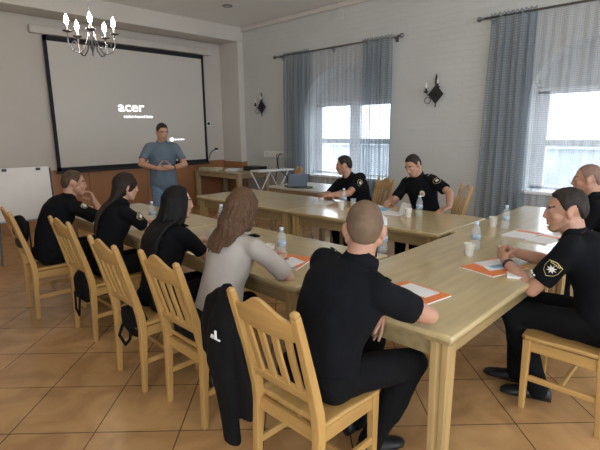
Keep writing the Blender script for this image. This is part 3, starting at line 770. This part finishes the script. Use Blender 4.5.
def add_hand(mb, W, d, n, s, mir, curl, spread=.10, thumb=None):
    """wrist W, d along the fingers, n out of the palm; mir=+1 when the thumb lies on d x n side"""
    d = d.normalized(); n = (n-d*n.dot(d)).normalized(); sd = d.cross(n)*mir
    K = W+d*.085*s
    rings = []
    for t, hw_, ht in ((-.02, .024, .021), (.0, .026, .021), (.03, .036, .019), (.065, .041, .017), (.09, .040, .014)):
        c = W+d*t*s
        rings.append([c+sd*hw_*s*math.cos(2*PI*j/14)+n*ht*s*math.sin(2*PI*j/14) for j in range(14)])
    mb.loft(rings)
    for k, (o, L) in enumerate(((.031, .074), (.0105, .084), (-.0105, .078), (-.031, .060))):
        p = W+d*.078*s+sd*o*s; a = curl*(.55 if k == 0 else 1)*(.85+.08*k); dirv = (d+sd*o*spread*12*s).normalized(); r = .0092*s
        for q, fr in enumerate((.45, .32, .26)):
            ang = a*(.75, 1.1, .8)[q]
            dirv = (dirv*math.cos(ang)+n*math.sin(ang)).normalized()
            p2 = p+dirv*L*fr*s; mb.capsule(p, p2, r, r*.93, 10); p = p2; r *= .93
    p = W+d*.022*s+sd*.026*s+n*.006*s
    dv = (d*.55+sd*(.75 if curl < .8 else .25)+n*(.35 if curl < .8 else .7)).normalized()
    for q, L in enumerate((.045, .034, .028)):
        p2 = p+dv*L*s; mb.capsule(p, p2, (.0135, .0112, .0105)[q]*s, (.0112, .0105, .0085)[q]*s, 10); p = p2
        dv = (dv+d*.35+n*.15*(1+curl)-sd*.12).normalized()

def person(label, base, facing, pelvis, headc, head=(0, 0, 0), arms=None, legs=None, s=1.0, female=False, shirt=None, trousers=None,
           skin=SKIN, hair=None, hairstyle='short', sleeve=.74, hunch=.03, twist=0, voxel=.0065, shw=None, group=None, extras=None, belly=0, collar=1.25, arm_k=1, hem=-.12):
    """all coordinates are in room space; facing = yaw of the body's forward direction from +Y towards +X"""
    F = V((math.sin(facing), math.cos(facing), 0)); Rt = V((math.cos(facing), -math.sin(facing), 0)); U = V((0, 0, 1))
    t = thing('person', label, 'person', base)
    Mi = Matrix.Translation(-V(base))
    P = V(pelvis); H = V(headc)
    # head frame
    y_, p_, r_ = head
    Hf = (F*math.cos(y_)+Rt*math.sin(y_)); Hr = Hf.cross(U).normalized()
    Hf2 = (Hf*math.cos(p_)-U*math.sin(p_)); Hu = Hr.cross(Hf2).normalized()
    Hr2 = (Hr*math.cos(r_)-Hu*math.sin(r_)); Hu2 = (Hu*math.cos(r_)+Hr*math.sin(r_))
    hs = s*(.96 if female else 1.0)
    HM = Matrix(((Hr2.x, Hf2.x, Hu2.x), (Hr2.y, Hf2.y, Hu2.y), (Hr2.z, Hf2.z, Hu2.z)))
    HM4 = Matrix.Translation(H) @ HM.to_4x4() @ Matrix.Scale(hs, 4)
    hp = lambda x, y, z: HM4 @ V((x, y, z))
    skull = hp(0, -.028, -.055)
    # spine from the pelvis to the base of the neck
    ax = (skull-P).normalized()
    N = skull-(ax*.5+Hu2*.25+U*.25).normalized()*.085*s
    ax = (N-P); L = ax.length; ax.normalize()
    back = (ax.cross(Rt)).normalized()          # points backwards-ish / forwards
    if back.dot(F) > 0: back = -back
    def sp(u):
        return P+(N-P)*u+back*hunch*s*4*u*(1-u)
    def frame(u):
        d = (sp(min(1, u+.05))-sp(max(-.1, u-.05))).normalized()
        tw = twist*max(0, min(1, u)); r = Rt*math.cos(tw)+F*math.sin(tw)
        r = (r-d*r.dot(d)).normalized(); f = d.cross(r); 
        if f.dot(F) < 0: f = -f
        return d, r, f
    SH = shw or (.158 if female else .178)*s
    if female: prof = [(-.16, .095, .08), (-.06, .155, .105), (.05, .17, .112), (.20, .148, .10), (.38, .128, .092), (.55, .142, .104), (.68, .152, .112), (.80, .152, .098), (.90, .125, .078), (.97, .07, .058), (1.03, .05, .05)]
    else: prof = [(-.16, .10, .085), (-.06, .155, .11), (.05, .165, .116), (.20, .158, .112+belly), (.38, .155, .112+belly), (.55, .168, .12), (.70, .182, .124), (.82, .182, .11), (.91, .145, .085), (.97, .085, .066), (1.03, .06, .057)]
    def torso(mb, inf, u0=-.2, u1=1.04, k=26):
        rings = []
        for u, a, b in prof:
            if u < u0 or u > u1: continue
            d, r, f = frame(u); c = sp(u)
            if female and .5 < u < .72: c = c+f*.012*s
            rings.append([c+r*(a*s+inf)*math.cos(2*PI*j/k)+f*(b*s+inf)*math.sin(2*PI*j/k) for j in range(k)])
        mb.loft(rings)
    def push_out(p, gap):
        u = (p-P).dot(ax)/L
        if u < -.05 or u > 1.02: return p
        for (u0, a0, b0), (u1, a1, b1) in zip(prof[:-1], prof[1:]):
            if u0 <= u <= u1: a = lerp(a0, a1, (u-u0)/(u1-u0)); b = lerp(b0, b1, (u-u0)/(u1-u0)); break
        a = a*s+.05; b = b*s+.014
        d, r, f = frame(u); c = sp(u); x_ = (p-c).dot(r); yy = (p-c).dot(f)
        if abs(x_) < a:
            yb = -b*math.sqrt(1-(x_/a)**2)-gap
            if yy > yb and yy < .06: p = p+f*(yb-yy)
        return p
    d8, r8, f8 = frame(.86)
    J = {}
    UA, FA = .295*s*arm_k, .25*s*arm_k
    for sd, nm in ((-1, 'L'), (1, 'R')):
        A = (arms or {}).get(nm, {})
        S = sp(.865)+r8*sd*SH+V(A.get('sh', (0, 0, 0)))
        Wt = V(A['w']) if 'w' in A else S+F*.22-U*.42+r8*sd*.05
        hint = V(A['hint']) if 'hint' in A else -U*.8-F*.2+r8*sd*.6
        E_, W_ = ik(S, Wt, UA, FA, hint)
        hd = V(A['hd']) if 'hd' in A else (W_-E_); hn = V(A['hn']) if 'hn' in A else -U
        J[nm] = (S, E_, W_, hd, hn, A.get('curl', .35), sd)
    LG = {}
    for sd, nm in ((-1, 'L'), (1, 'R')):
        G = (legs or {}).get(nm, {})
        hipj = P+Rt*sd*.092*s-U*.03
        K_ = V(G['k']) if 'k' in G else hipj+F*.42*s+U*.02
        A_ = V(G['a']) if 'a' in G else V((K_.x, K_.y, .09))-F*.02
        LG[nm] = (hipj, K_, A_, V(G['toe']) if 'toe' in G else F)
    # ---- body, one continuous mesh
    mb = MB(); torso(mb, -.008)
    mb.capsule(N-ax*.05, skull+Hu2*.02, (.052 if female else .062)*s, (.049 if female else .058)*s, 18)
    for nm, (S, E_, W_, hd, hn, cu, sd) in J.items():
        k = .86 if female else 1
        mb.capsule(sp(.87)+r8*sd*.07, S, .06*s*k, .054*s*k)
        mb.capsule(S, lerp(S, E_, .5), .052*s*k, .047*s*k); mb.capsule(lerp(S, E_, .5), E_, .047*s*k, .039*s*k)
        m_ = lerp(E_, W_, .3); mb.capsule(E_, m_, .039*s*k, .042*s*k); mb.capsule(m_, W_, .042*s*k, .0265*s*k)
        # thumb side: on the inner side when the palm faces down
        dd = hd.normalized(); nn = (hn-dd*hn.dot(dd)).normalized(); q = dd.cross(nn)
        thumb = (arms or {}).get(nm, {}).get('thumb')
        # right hand, palm down, fingers forward: thumb to the left
        mir = (1 if q.dot(V(thumb)) > 0 else -1) if thumb is not None else (1 if sd < 0 else -1)*(-1)
        add_hand(mb, W_, hd, hn, s*(.92 if female else 1.02), mir, cu)
    for nm, (a, b, c, toe) in LG.items():
        mb.capsule(a, b, .075*s, .05*s); mb.capsule(b, lerp(b, c, .35), .05*s, .052*s); mb.capsule(lerp(b, c, .35), c, .052*s, .036*s)
        mb.capsule(c-U*.04, c-U*.055+toe.normalized()*.10, .028*s, .022*s)
    def hc(a, b, ra, rb, k=14): mb.capsule(hp(*a), hp(*b), ra*hs, rb*hs, k)
    def he(c, r): mb.ell(hp(*c), [q*hs for q in r], HM, 22, 14)
    he((0, -.014, .028), (.0745, .094, .088)); he((0, .022, -.028), (.060, .068, .085))
    jw = .9 if female else 1
    he((0, .050, -.093), (.032*jw, .032, .026)); he((0, .050, -.062), (.036, .033, .034))
    for sx in (-1, 1):
        hc((sx*.058*jw, -.002, -.045), (sx*.022*jw, .058, -.092), .023, .020)
        mb.ell(hp(sx*.080, -.012, -.006), [.012*hs, .019*hs, .031*hs], HM @ Matrix.Rotation(sx*R_(-28), 3, 'Z') @ Matrix.Rotation(R_(-12), 3, 'X'), 14, 10)
        he((sx*.040, .052, -.022), (.021, .022, .022)); he((sx*.012, .093, -.034), (.010, .010, .008))
        he((sx*.031, .0755, .008), (.0135, .010, .009))
    hc((-.040, .073, .027), (.040, .073, .027), .012, .012); hc((0, .086, .018), (0, .102, -.026), .008, .0105)
    he((0, .094, -.031), (.012, .013, .009)); hc((-.018, .084, -.057), (.018, .084, -.057), .0068, .0068); hc((-.015, .082, -.067), (.015, .082, -.067), .0075, .0075)
    me = remeshed(mb, voxel, 3)
    inv = HM4.inverted(); lab = []
    for p in me.polygons:
        q = inv @ p.center; i = 0; axx = abs(q.x)
        if q.y > .04:
            if -.069 < q.z < -.053 and axx < .021: i = 1
            elif .002 < q.z < .0135 and .021 < axx < .041 and q.y > .068: i = 2
            elif .024 < q.z < .034 and .014 < axx < .05 and q.y > .05: i = 3
        lab.append(i)
    o = put('body', me, [skin, M_LIP, M_EYEW, M_BROW], t, Mi)
    o.data.polygons.foreach_set('material_index', lab)
    # ---- shirt
    shirt = shirt or M_UNI; trousers = trousers or M_TRS
    mb = MB(); torso(mb, .013*s+(.012 if hem < -.15 else 0), hem, .99)
    for nm, (S, E_, W_, hd, hn, cu, sd) in J.items():
        k = .88 if female else 1
        mb.capsule(sp(.87)+r8*sd*.06, S, .070*s*k, .066*s*k, 18)
        e = lerp(S, E_, sleeve); td = (E_-S).normalized()
        mb.tube([S-td*.03, S, lerp(S, e, .5), lerp(S, e, .9), e], [.045*s*k, .066*s*k, .063*s*k, .062*s*k, .063*s*k], 18)
    me = remeshed(mb, .009, 4); folds(me, .009*s, 8, len(label), (1, 1, .7))
    put('shirt', me, shirt, t, Mi)
    # collar: a folded band round the neck
    d9, r9, f9 = frame(.97); cN = sp(.99); rings = []
    for h_, k_ in ((-.012, 1.28), (.02, 1.16), (.032, 1.06), (.030, .98), (-.01, 1.0)):
        rings.append([cN+d9*h_*collar*s+r9*.066*s*k_*math.cos(2*PI*j/24)+f9*.064*s*k_*math.sin(2*PI*j/24)-d9*(.022*s*max(0, math.sin(2*PI*j/24))) for j in range(24)])
    g = MB(); rings.append(rings[0]); g.loft(rings, cap=False); g.build('collar', shirt, t, True, M=Mi)
    # ---- trousers and shoes
    mb = MB(); torso(mb, .010*s, -.2, .10)
    if True:
        rings = []
    for nm, (a, b, c, toe) in LG.items():
        mb.ell(a-F*.03*s, (.105*s, .105*s, .085*s), None, 18, 12)
        mb.capsule(a, b, .094*s, .066*s, 18); mb.capsule(b, lerp(b, c, .4), .066*s, .066*s, 18); mb.capsule(lerp(b, c, .4), c-(b-c).normalized()*.015, .066*s, .055*s, 18)
    me = remeshed(mb, .011, 5); folds(me, .010*s, 7, len(label)+3)
    put('trousers', me, trousers, t, Mi)
    for nm, (a, b, c, toe) in LG.items():
        tn = V((toe.x, toe.y, 0)).normalized(); zf = c.z-.085; g = MB()
        f0 = V((c.x, c.y, zf)); sdv = tn.cross(U)
        rings = []
        for y, w_, h_ in ((-.075, .022, .05), (-.06, .034, .085), (0, .037, .095), (.06, .042, .072), (.12, .046, .055), (.165, .040, .044), (.19, .018, .03)):
            rings.append([f0+tn*y*s+sdv*w_*s*math.cos(2*PI*j/16)+U*(max(.0, h_*s*(.5+.5*math.sin(2*PI*j/16)))+.002) for j in range(16)])
        g.loft(rings); g.build('shoe', M_SHOE, t, True, M=Mi)
    # ---- hair
    if hair:
        long_ = hairstyle in ('straight', 'wavy', 'pony')
        top = {'buzz': .004, 'short': .013, 'crop': .007}.get(hairstyle, .014); sidet = {'buzz': .002, 'short': .004, 'crop': .003}.get(hairstyle, .014)
        def fn(p, d):
            az = abs(math.degrees(math.atan2(d.x, d.y)))
            if long_: pts = [(0, .066), (35, .06), (60, .03), (80, -.02), (110, -.06), (180, -.085)]
            else: pts = [(0, .058), (34, .057), (48, .045), (60, .02), (72, -.006), (82, -.020), (88, .012), (104, .022), (118, -.02), (140, -.062), (180, -.068)]
            for (a0, z0), (a1, z1) in zip(pts[:-1], pts[1:]):
                if a0 <= az <= a1: hl = lerp(z0, z1, (az-a0)/(a1-a0)); break
            m_ = sstep(hl-.006, hl+.012, p.z-.0)
            th = lerp(sidet, top, sstep(.03, .085, p.z)); nz_ = noise.noise(p*55)*.0016*(2 if top > .01 else .6)
            if hairstyle == 'short': th += .006*sstep(.03, .09, p.y)*sstep(.05, .09, p.z)
            return p+d*(lerp(-.018, th+nz_, m_))
        mb = MB(); mb.ell((0, -.016, .014), (.0765, .0945, .1035), None, 72, 48, fn)
        vs = [HM4 @ V(p) for p in mb.v]; mb.v = [tuple(p) for p in vs]
        if not long_:
            mb.build('hair', hair, t, True, M=Mi)
        else:
            rnd = random.Random(3); g = MB(); g.v = mb.v; g.f = mb.f; g.m = mb.m
            down = -U
            if hairstyle == 'straight': nl, length, r0 = 42, .50, .017
            elif hairstyle == 'wavy': nl, length, r0 = 46, .33, .017
            else: nl, length, r0 = 34, .46, .014
            for i in range(nl):
                az = R_(lerp(-(118 if hairstyle != 'pony' else 150), (118 if hairstyle != 'pony' else 150), i/(nl-1))); sgn = 1 if i % 2 else 0
                az_b = PI+az*.98                         # around the back of the head
                st = V((math.sin(az_b)*.078, math.cos(az_b)*.098-.012, .045-.02*sgn))
                p0 = hp(st.x*.8, st.y*.8, .085); p1 = hp(*st)
                out = (p1-H); out.z = 0; out.normalize()
                pts = [p0, p1]; ln = length*rnd.uniform(.86, 1.05)
                if hairstyle != 'straight': ln *= 1-.25*abs(az)/2.1
                for q in range(1, 9):
                    u = q/8; base_ = p1+down*ln*u
                    # fall over the shoulders and back: stay outside the torso
                    bdir = (base_-sp(.8)); 
                    push = back*(.035+.05*u)*s+out*.012
                    if hairstyle == 'pony': 
                        cpt = hp(0, -.105, -.0)+down*ln*u*.95+back*.05*u
                        base_ = lerp(base_, cpt+out*.028*(1-.3*u), sstep(.0, .45, u)); push = V((0, 0, 0))
                    wav = (.010 if hairstyle == 'wavy' else .003)*math.sin(u*9+i*1.7)
                    pts.append(push_out(base_+push*sstep(0, .5, u)+Rt.cross(U)*wav+Rt*wav*.6, .012))
                rr = [.006, r0, r0, r0, r0*1.0, r0*.98, r0*.95, r0*.9, r0*.75, .005]
                g.tube([tuple(p) for p in pts], rr, 8)
            me = remeshed(g, .0055, 2); put('hair', me, hair, t, Mi)
    ctx = dict(t=t, Mi=Mi, J=J, sp=sp, frame=frame, F=F, R=Rt, U=U, hp=hp, s=s, HM=HM, Hr=Hr2, Hf=Hf2, Hu=Hu2, hs=hs, back=back)
    for e in (extras or []): e(ctx)
    return t

# ---- small parts of clothing
def star(r0, r1, n): return [((r0 if i % 2 == 0 else r1)*math.sin(PI*i/n), (r0 if i % 2 == 0 else r1)*math.cos(PI*i/n)) for i in range(2*n)]
def patch(arm, frac=.42, outdir=None, w=.078, h=.094):
    def fn(c):
        S, E_, W_, *_ = c['J'][arm]; td = (E_-S).normalized(); p = S+(E_-S)*frac
        od = V(outdir); od = (od-td*od.dot(td)).normalized(); sx = (-td).cross(od); r = .0695*c['s']
        def bent(pts, lift, name, m, th=.002):
            g = MB(); g.prism(pts, (0, 0, 0), (1, 0, 0), (0, 1, 0), th)
            bm_v = [p+od*((r+lift+v[2])*math.cos(v[0]/r))+sx*((r+lift+v[2])*math.sin(v[0]/r))+(-td)*v[1] for v in g.v]
            g.v = [tuple(v) for v in bm_v]
            return g.build(name, m, c['t'], M=c['Mi'])
        def shield(k): return [(-w/2*k, h*.36*k), (0, h*.5*k), (w/2*k, h*.36*k), (w/2*k, -h*.05*k), (w*.36*k, -h*.3*k), (0, -h*.5*k), (-w*.36*k, -h*.3*k), (-w/2*k, -h*.05*k)]
        a = bent(shield(1), .004, 'sleeve_patch', M_GOLD)
        for pts, lift, nm, m in ((shield(.9), .0065, 'patch_field', M_UNI), (star(.024, .011, 8), .0088, 'patch_star', M_SILV)):
            bent(pts, lift, nm, m).parent = a
        g = MB()
        for k in range(6):
            g.box((-.022+k*.0088, h*.335, 0), (.005, .009, .002))
        g.v = [tuple(p+od*((r+.010)*math.cos(v[0]/r))+sx*((r+.010)*math.sin(v[0]/r))+(-td)*v[1]) for v in g.v]
        g.build('patch_lettering', M_GOLD, c['t'], M=c['Mi']).parent = a
    return fn
def epaulettes(m=None, sides=('L', 'R'), stripe=True):
    def fn(c):
        for nm in sides:
            S = c['J'][nm][0]; sd = c['J'][nm][6]; d, r, f = c['frame'](.86); s = c['s']
            a = S+d*.062*s; b = c['sp'](.92)+r*sd*.085*s+d*.006*s; u = (b-a).normalized(); n = u.cross(f).normalized()
            if n.dot(d) < 0: n = -n
            a = a+n*.006; b = b+n*.008
            e = MB().hull8([a-f*.024, a+f*.024, b+f*.018, b-f*.018], [p+n*.007 for p in (a-f*.024, a+f*.024, b+f*.018, b-f*.018)]).build('epaulette', m or M_UNI, c['t'], M=c['Mi'], bevel=.003)
            if stripe:
                q = a+(b-a)*.3
                MB().hull8([q-f*.017+n*.007, q+f*.017+n*.007, q+f*.017+u*.022+n*.007, q-f*.017+u*.022+n*.007], [p+n*.0025 for p in (q-f*.017+n*.007, q+f*.017+n*.007, q+f*.017+u*.022+n*.007, q-f*.017+u*.022+n*.007)]).build('rank_mark', M_SILV, c['t'], M=c['Mi']).parent = e
    return fn
def watch(nm, m=None):
    def fn(c):
        S, E_, W_, *_ = c['J'][nm]; d = (W_-E_).normalized(); p = W_-d*.025
        MB().tube([p-d*.011, p-d*.009, p+d*.009, p+d*.011], [.0285*c['s'], .032*c['s'], .0315*c['s'], .028*c['s']], 18).build('wristwatch', m or M_BLACK, c['t'], True, M=c['Mi'])
    return fn
def badge(side=.06, u=.66, m=None):
    def fn(c):
        d, r, f = c['frame'](u); p = c['sp'](u)+r*side+f*(.137*c['s']); n = (f+r*side*2).normalized(); ux = d.cross(n).normalized()
        b = MB().prism([(.030*math.cos(a), .036*math.sin(a)) for a in [2*PI*k/18 for k in range(18)]], p, ux, d, .006).build('chest_badge', M_SILV, c['t'], M=c['Mi'])
        nn = ux.cross(d).normalized()
        MB().prism(star(.022, .012, 8), p+nn*.0055, ux, d, .003).build('badge_star', M_ORANGE, c['t'], M=c['Mi']).parent = b
    return fn
def sleeve_dots(nm, outdir):
    def fn(c):
        S, E_, *_ = c['J'][nm]; td = (E_-S).normalized(); od = V(outdir); od = (od-td*od.dot(td)).normalized(); sx = td.cross(od)
        for k in (-1, 0, 1):
            p = S+(E_-S)*.70+(od+sx*k*.35).normalized()*.066*c['s']
            MB().ell(p, (.007, .007, .007), k=10, n=8).build('sleeve_stud', M_SILV, c['t'], True, M=c['Mi'])
    return fn
def buttons_placket(c):
    d, r, f = c['frame'](.9); a = c['sp'](.93)+f*.085*c['s']; b = c['sp'](.72)+f*.142*c['s']
    MB().path([tuple(a), tuple(lerp(a, b, .5)+f*.012), tuple(b)], .028, .008, side=r).build('placket', M_POLO, c['t'], M=c['Mi'], bevel=.003)
def mask_chin(c):
    hp = c['hp']; g = MB()
    rings = []
    for x in [-.06, -.045, -.02, 0, .02, .045, .06]:
        y = .115-.9*abs(x)**1.15*1.6; zb = -.125; zt = -.055-abs(x)*.2
        rings.append([hp(x, y-.012, zt), hp(x, y, (zt+zb)/2), hp(x, y-.02, zb), hp(x, y-.03, (zt+zb)/2)])
    g.loft(rings); g.build('lowered_mask', M_BLACK, c['t'], True, M=c['Mi'])
def belt(m, buckle=True):
    def fn(c):
        rings = []
        for u, e in ((.03, .028), (.11, .028)):
            d, r, f = c['frame'](u); q = c['sp'](u)
            rings.append([q+r*(.165*c['s']+e)*math.cos(2*PI*j/28)+f*(.116*c['s']+e)*math.sin(2*PI*j/28) for j in range(28)])
        MB().loft(rings).build('belt', m, c['t'], True, M=c['Mi'])
    return fn

HP = PI/2
def D(x, y, z=0): return (x, y, z)
# 1 presenter by the screen
person('standing man in a blue grey polo shirt and jeans, hands together, before the screen', (3.32, 5.91, 0), R_(205), (3.32, 5.93, .90), (3.325, 5.88, 1.60),
       head=(R_(-18), R_(14), 0), s=.985, shirt=M_POLO, trousers=M_JEANS, hair=H_DARK, hairstyle='short', skin=SKIN, hunch=.01, voxel=.0075,
       arms={'R': dict(w=(3.125, 5.73, 1.12), hint=(-.85, .45, -.35), hd=(.9, -.35, .02), hn=(.3, 1, .3), curl=.3, thumb=(0, 0, 1)),
             'L': dict(w=(3.31, 5.645, 1.12), hint=(.9, -.1, -.35), hd=(-.9, .25, .02), hn=(-.2, 1, .3), curl=.3, thumb=(0, 0, 1))},
       legs={'L': dict(k=(3.40, 5.86, .50), a=(3.42, 5.90, .09), toe=(-.1, -1, 0)), 'R': dict(k=(3.19, 5.90, .50), a=(3.16, 5.96, .09), toe=(-.5, -1, 0))},
       collar=.75, hem=-.2, extras=[watch('L'), buttons_placket])
# 2 man resting his chin on his hand
person('man in black seen from behind resting his chin on his hand, leftmost at the tables', (1.34, 4.42, 0), HP, (1.30, 4.43, .56), (1.57, 4.43, 1.145),
       head=(R_(8), R_(6), 0), hair=H_BROWN, hairstyle='crop', hunch=.055,
       arms={'R': dict(w=(1.705, 4.345, .965), hint=(.5, -.8, -.8), hd=(-.12, .3, .75), hn=(-.8, .3, .2), curl=.9, thumb=(0, 1, 0)),
             'L': dict(w=(1.98, 4.52, .80), hint=(0, .8, -.5), hd=(1, -.5, 0), hn=(0, 0, -1))},
       extras=[epaulettes(sides=('R',), stripe=False), patch('R', .30, (.5, -1, .5), .05, .06)])
# 3 woman with the ponytail
person('woman in black with long dark ponytail, hands on the table, wristwatch on her wrist', (1.50, 3.64, 0), HP, (1.49, 3.64, .55), (1.69, 3.63, 1.165),
       head=(R_(10), R_(10), 0), s=.96, female=True, skin=SKIN_L, hair=H_LONGB, hairstyle='pony', hunch=.04,
       arms={'R': dict(w=(1.985, 3.70, .805), hint=(-.2, -.7, -.6), hd=(.6, .75, .12), hn=(0, .2, -1), curl=.4, thumb=(-.5, .7, 0)),
             'L': dict(w=(2.02, 3.84, .80), hint=(-.2, .7, -.6), hd=(.8, -.6, 0), hn=(0, 0, -1))},
       extras=[watch('R'), patch('R', .30, (.35, -1, .35), .06, .075)])
# 4 woman with straight black hair
person('woman in black with straight black hair falling down her back', (1.42, 2.69, 0), HP, (1.43, 2.69, .55), (1.605, 2.69, 1.135),
       head=(R_(14), R_(4), 0), s=.96, female=True, skin=SKIN_L, hair=H_BLACK, hairstyle='straight', hunch=.035,
       arms={'R': dict(w=(1.90, 2.74, .805), hint=(-.3, -.6, -.6), hd=(.8, .5, 0), hn=(0, 0, -1)), 'L': dict(w=(1.95, 2.85, .80), hint=(-.2, .7, -.6), hd=(.8, -.4, 0), hn=(0, 0, -1))},
       extras=[epaulettes(sides=('R',))])
# 5 woman in the beige shirt
person('woman in a beige grey shirt with wavy honey brown hair, seen from behind', (1.47, 2.08, 0), HP-R_(4), (1.46, 2.09, .55), (1.675, 2.085, 1.16),
       head=(R_(-2), R_(8), 0), s=.98, female=True, skin=SKIN_L, shirt=M_BEIGE, hair=H_HONEY, hairstyle='wavy', hunch=.03, sleeve=.86, shw=.172,
       arms={'R': dict(w=(1.90, 2.03, .81), hint=(.1, -.75, -.6), hd=(.75, .45, .0), hn=(0, 0, -1), curl=.5), 'L': dict(w=(1.98, 2.24, .80), hint=(-.1, .7, -.6), hd=(.8, -.5, 0), hn=(0, 0, -1))},
       legs={'R': dict(k=(1.78, 2.20, .52), a=(1.55, 2.26, .09), toe=(1, .2, 0)), 'L': dict(k=(1.84, 2.42, .52), a=(1.62, 2.44, .09), toe=(1, .2, 0))},
       extras=[epaulettes(M_UNI, ('R', 'L'), False)])
# 6 officer with his back turned, nearest
person('officer in black with cropped fair hair, back turned, nearest the viewer', (1.45, 1.23, 0), R_(90), (1.42, 1.25, .56), (1.575, 1.14, 1.18),
       head=(R_(-36), R_(2), R_(2)), s=1.04, hair=H_FAIR, hairstyle='crop', hunch=.05, voxel=.006, sleeve=.66, shw=.172, arm_k=.92, collar=1.7,
       arms={'R': dict(w=(1.705, 1.125, .80), hint=(.25, -.5, -.12), hd=(-.05, .02, -1), hn=(-.7, .6, 0), curl=.25, thumb=(-.5, -.6, 0)),
             'L': dict(w=(1.93, 1.36, .80), hint=(0, .8, -.5), hd=(.6, -.6, 0), hn=(0, 0, -1))},
       legs={'R': dict(k=(1.80, 1.0, .515), a=(1.66, 1.14, .10), toe=(.9, -.35, 0)), 'L': dict(k=(1.86, 1.28, .515), a=(1.78, 1.32, .09), toe=(1, -.1, 0))},
       extras=[epaulettes(), mask_chin])
# 7 officer by the far window
person('officer in black resting crossed arms on the far table, head turned to the screen', (4.74, 3.46, 0), -HP, (4.74, 3.46, .56), (4.55, 3.63, 1.165),
       head=(R_(62), R_(8), R_(-4)), hair=H_DARK, hairstyle='short', hunch=.04, voxel=.0075, twist=R_(6),
       arms={'R': dict(w=(4.27, 3.56, .815), hint=(.1, 1, -.5), hd=(-.1, -1, .05), hn=(0, 0, -1), curl=.3, thumb=(-1, 0, 0)),
             'L': dict(w=(4.20, 3.58, .83), hint=(.1, -1, -.5), hd=(-.1, 1, .05), hn=(0, 0, -1), curl=.3, thumb=(-1, 0, 0))},
       extras=[epaulettes(), patch('L', .42, (-.45, -1, .1))])
# 8 officer with the chest badge
person('officer in black with a round chest badge looking down, elbow out, before the bare wall', (4.84, 2.62, 0), -HP, (4.83, 2.60, .56), (4.68, 2.72, 1.195),
       head=(R_(14), R_(26), R_(6)), hair=H_DARK, hairstyle='short', hunch=.03, voxel=.0075,
       arms={'R': dict(w=(4.36, 2.84, .80), hint=(.5, .5, -.8), hd=(-.8, -.5, 0), hn=(0, 0, -1), curl=.4),
             'L': dict(w=(4.47, 2.15, .80), hint=(.8, -1, .1), hd=(-.7, .3, -.15), hn=(0, 0, -1), curl=.4, thumb=(0, 1, 0))},
       extras=[epaulettes(), patch('L', .36, (-.75, -.6, .25)), badge(-.085)])
# 9 officer with clasped hands
person('officer with gold edged shield patch and clasped hands, in profile at the right edge', (2.82, .50, 0), 0, (2.84, .44, .57), (2.878, .69, 1.14),
       head=(R_(-22), R_(5), 0), s=1.04, hair=H_DARK, hairstyle='short', hunch=.05, voxel=.006, shw=.19,
       arms={'L': dict(w=(2.80, .965, .805), hint=(-.5, -.35, -.9), hd=(.75, .5, .12), hn=(.45, -.8, 0), curl=1.25, thumb=(0, .1, 1)),
             'R': dict(w=(2.985, 1.0, .825), hint=(.8, -.3, -.6), hd=(-.75, .45, .08), hn=(-.45, -.8, 0), curl=1.25, thumb=(0, .1, 1))},
       legs={'L': dict(k=(2.72, .87, .53), a=(2.73, .70, .10), toe=(-.3, 1, 0)), 'R': dict(k=(2.94, .92, .53), a=(2.86, .86, .09), toe=(-.1, 1, 0))},
       extras=[epaulettes(), patch('L', .40, (-1, -.2, .15)), watch('L'), sleeve_dots('L', (-.6, .8, .2))])
# 10 bald man behind
person('bald man in dark clothes seated behind the officer with clasped hands, before the near window', (4.30, .60, 0), 0, (4.28, .58, .57), (4.25, .885, 1.19),
       head=(R_(-10), R_(4), 0), s=1.04, hair=H_GREY, hairstyle='buzz', hunch=.04, voxel=.0075,
       arms={'L': dict(w=(4.34, 1.02, .80), hint=(-.7, -.3, -.7), hd=(.4, .8, 0), hn=(0, 0, -1)), 'R': dict(w=(4.48, 1.05, .80), hint=(.7, -.3, -.7), hd=(-.4, .8, 0), hn=(0, 0, -1))},
       extras=[epaulettes(stripe=False)])
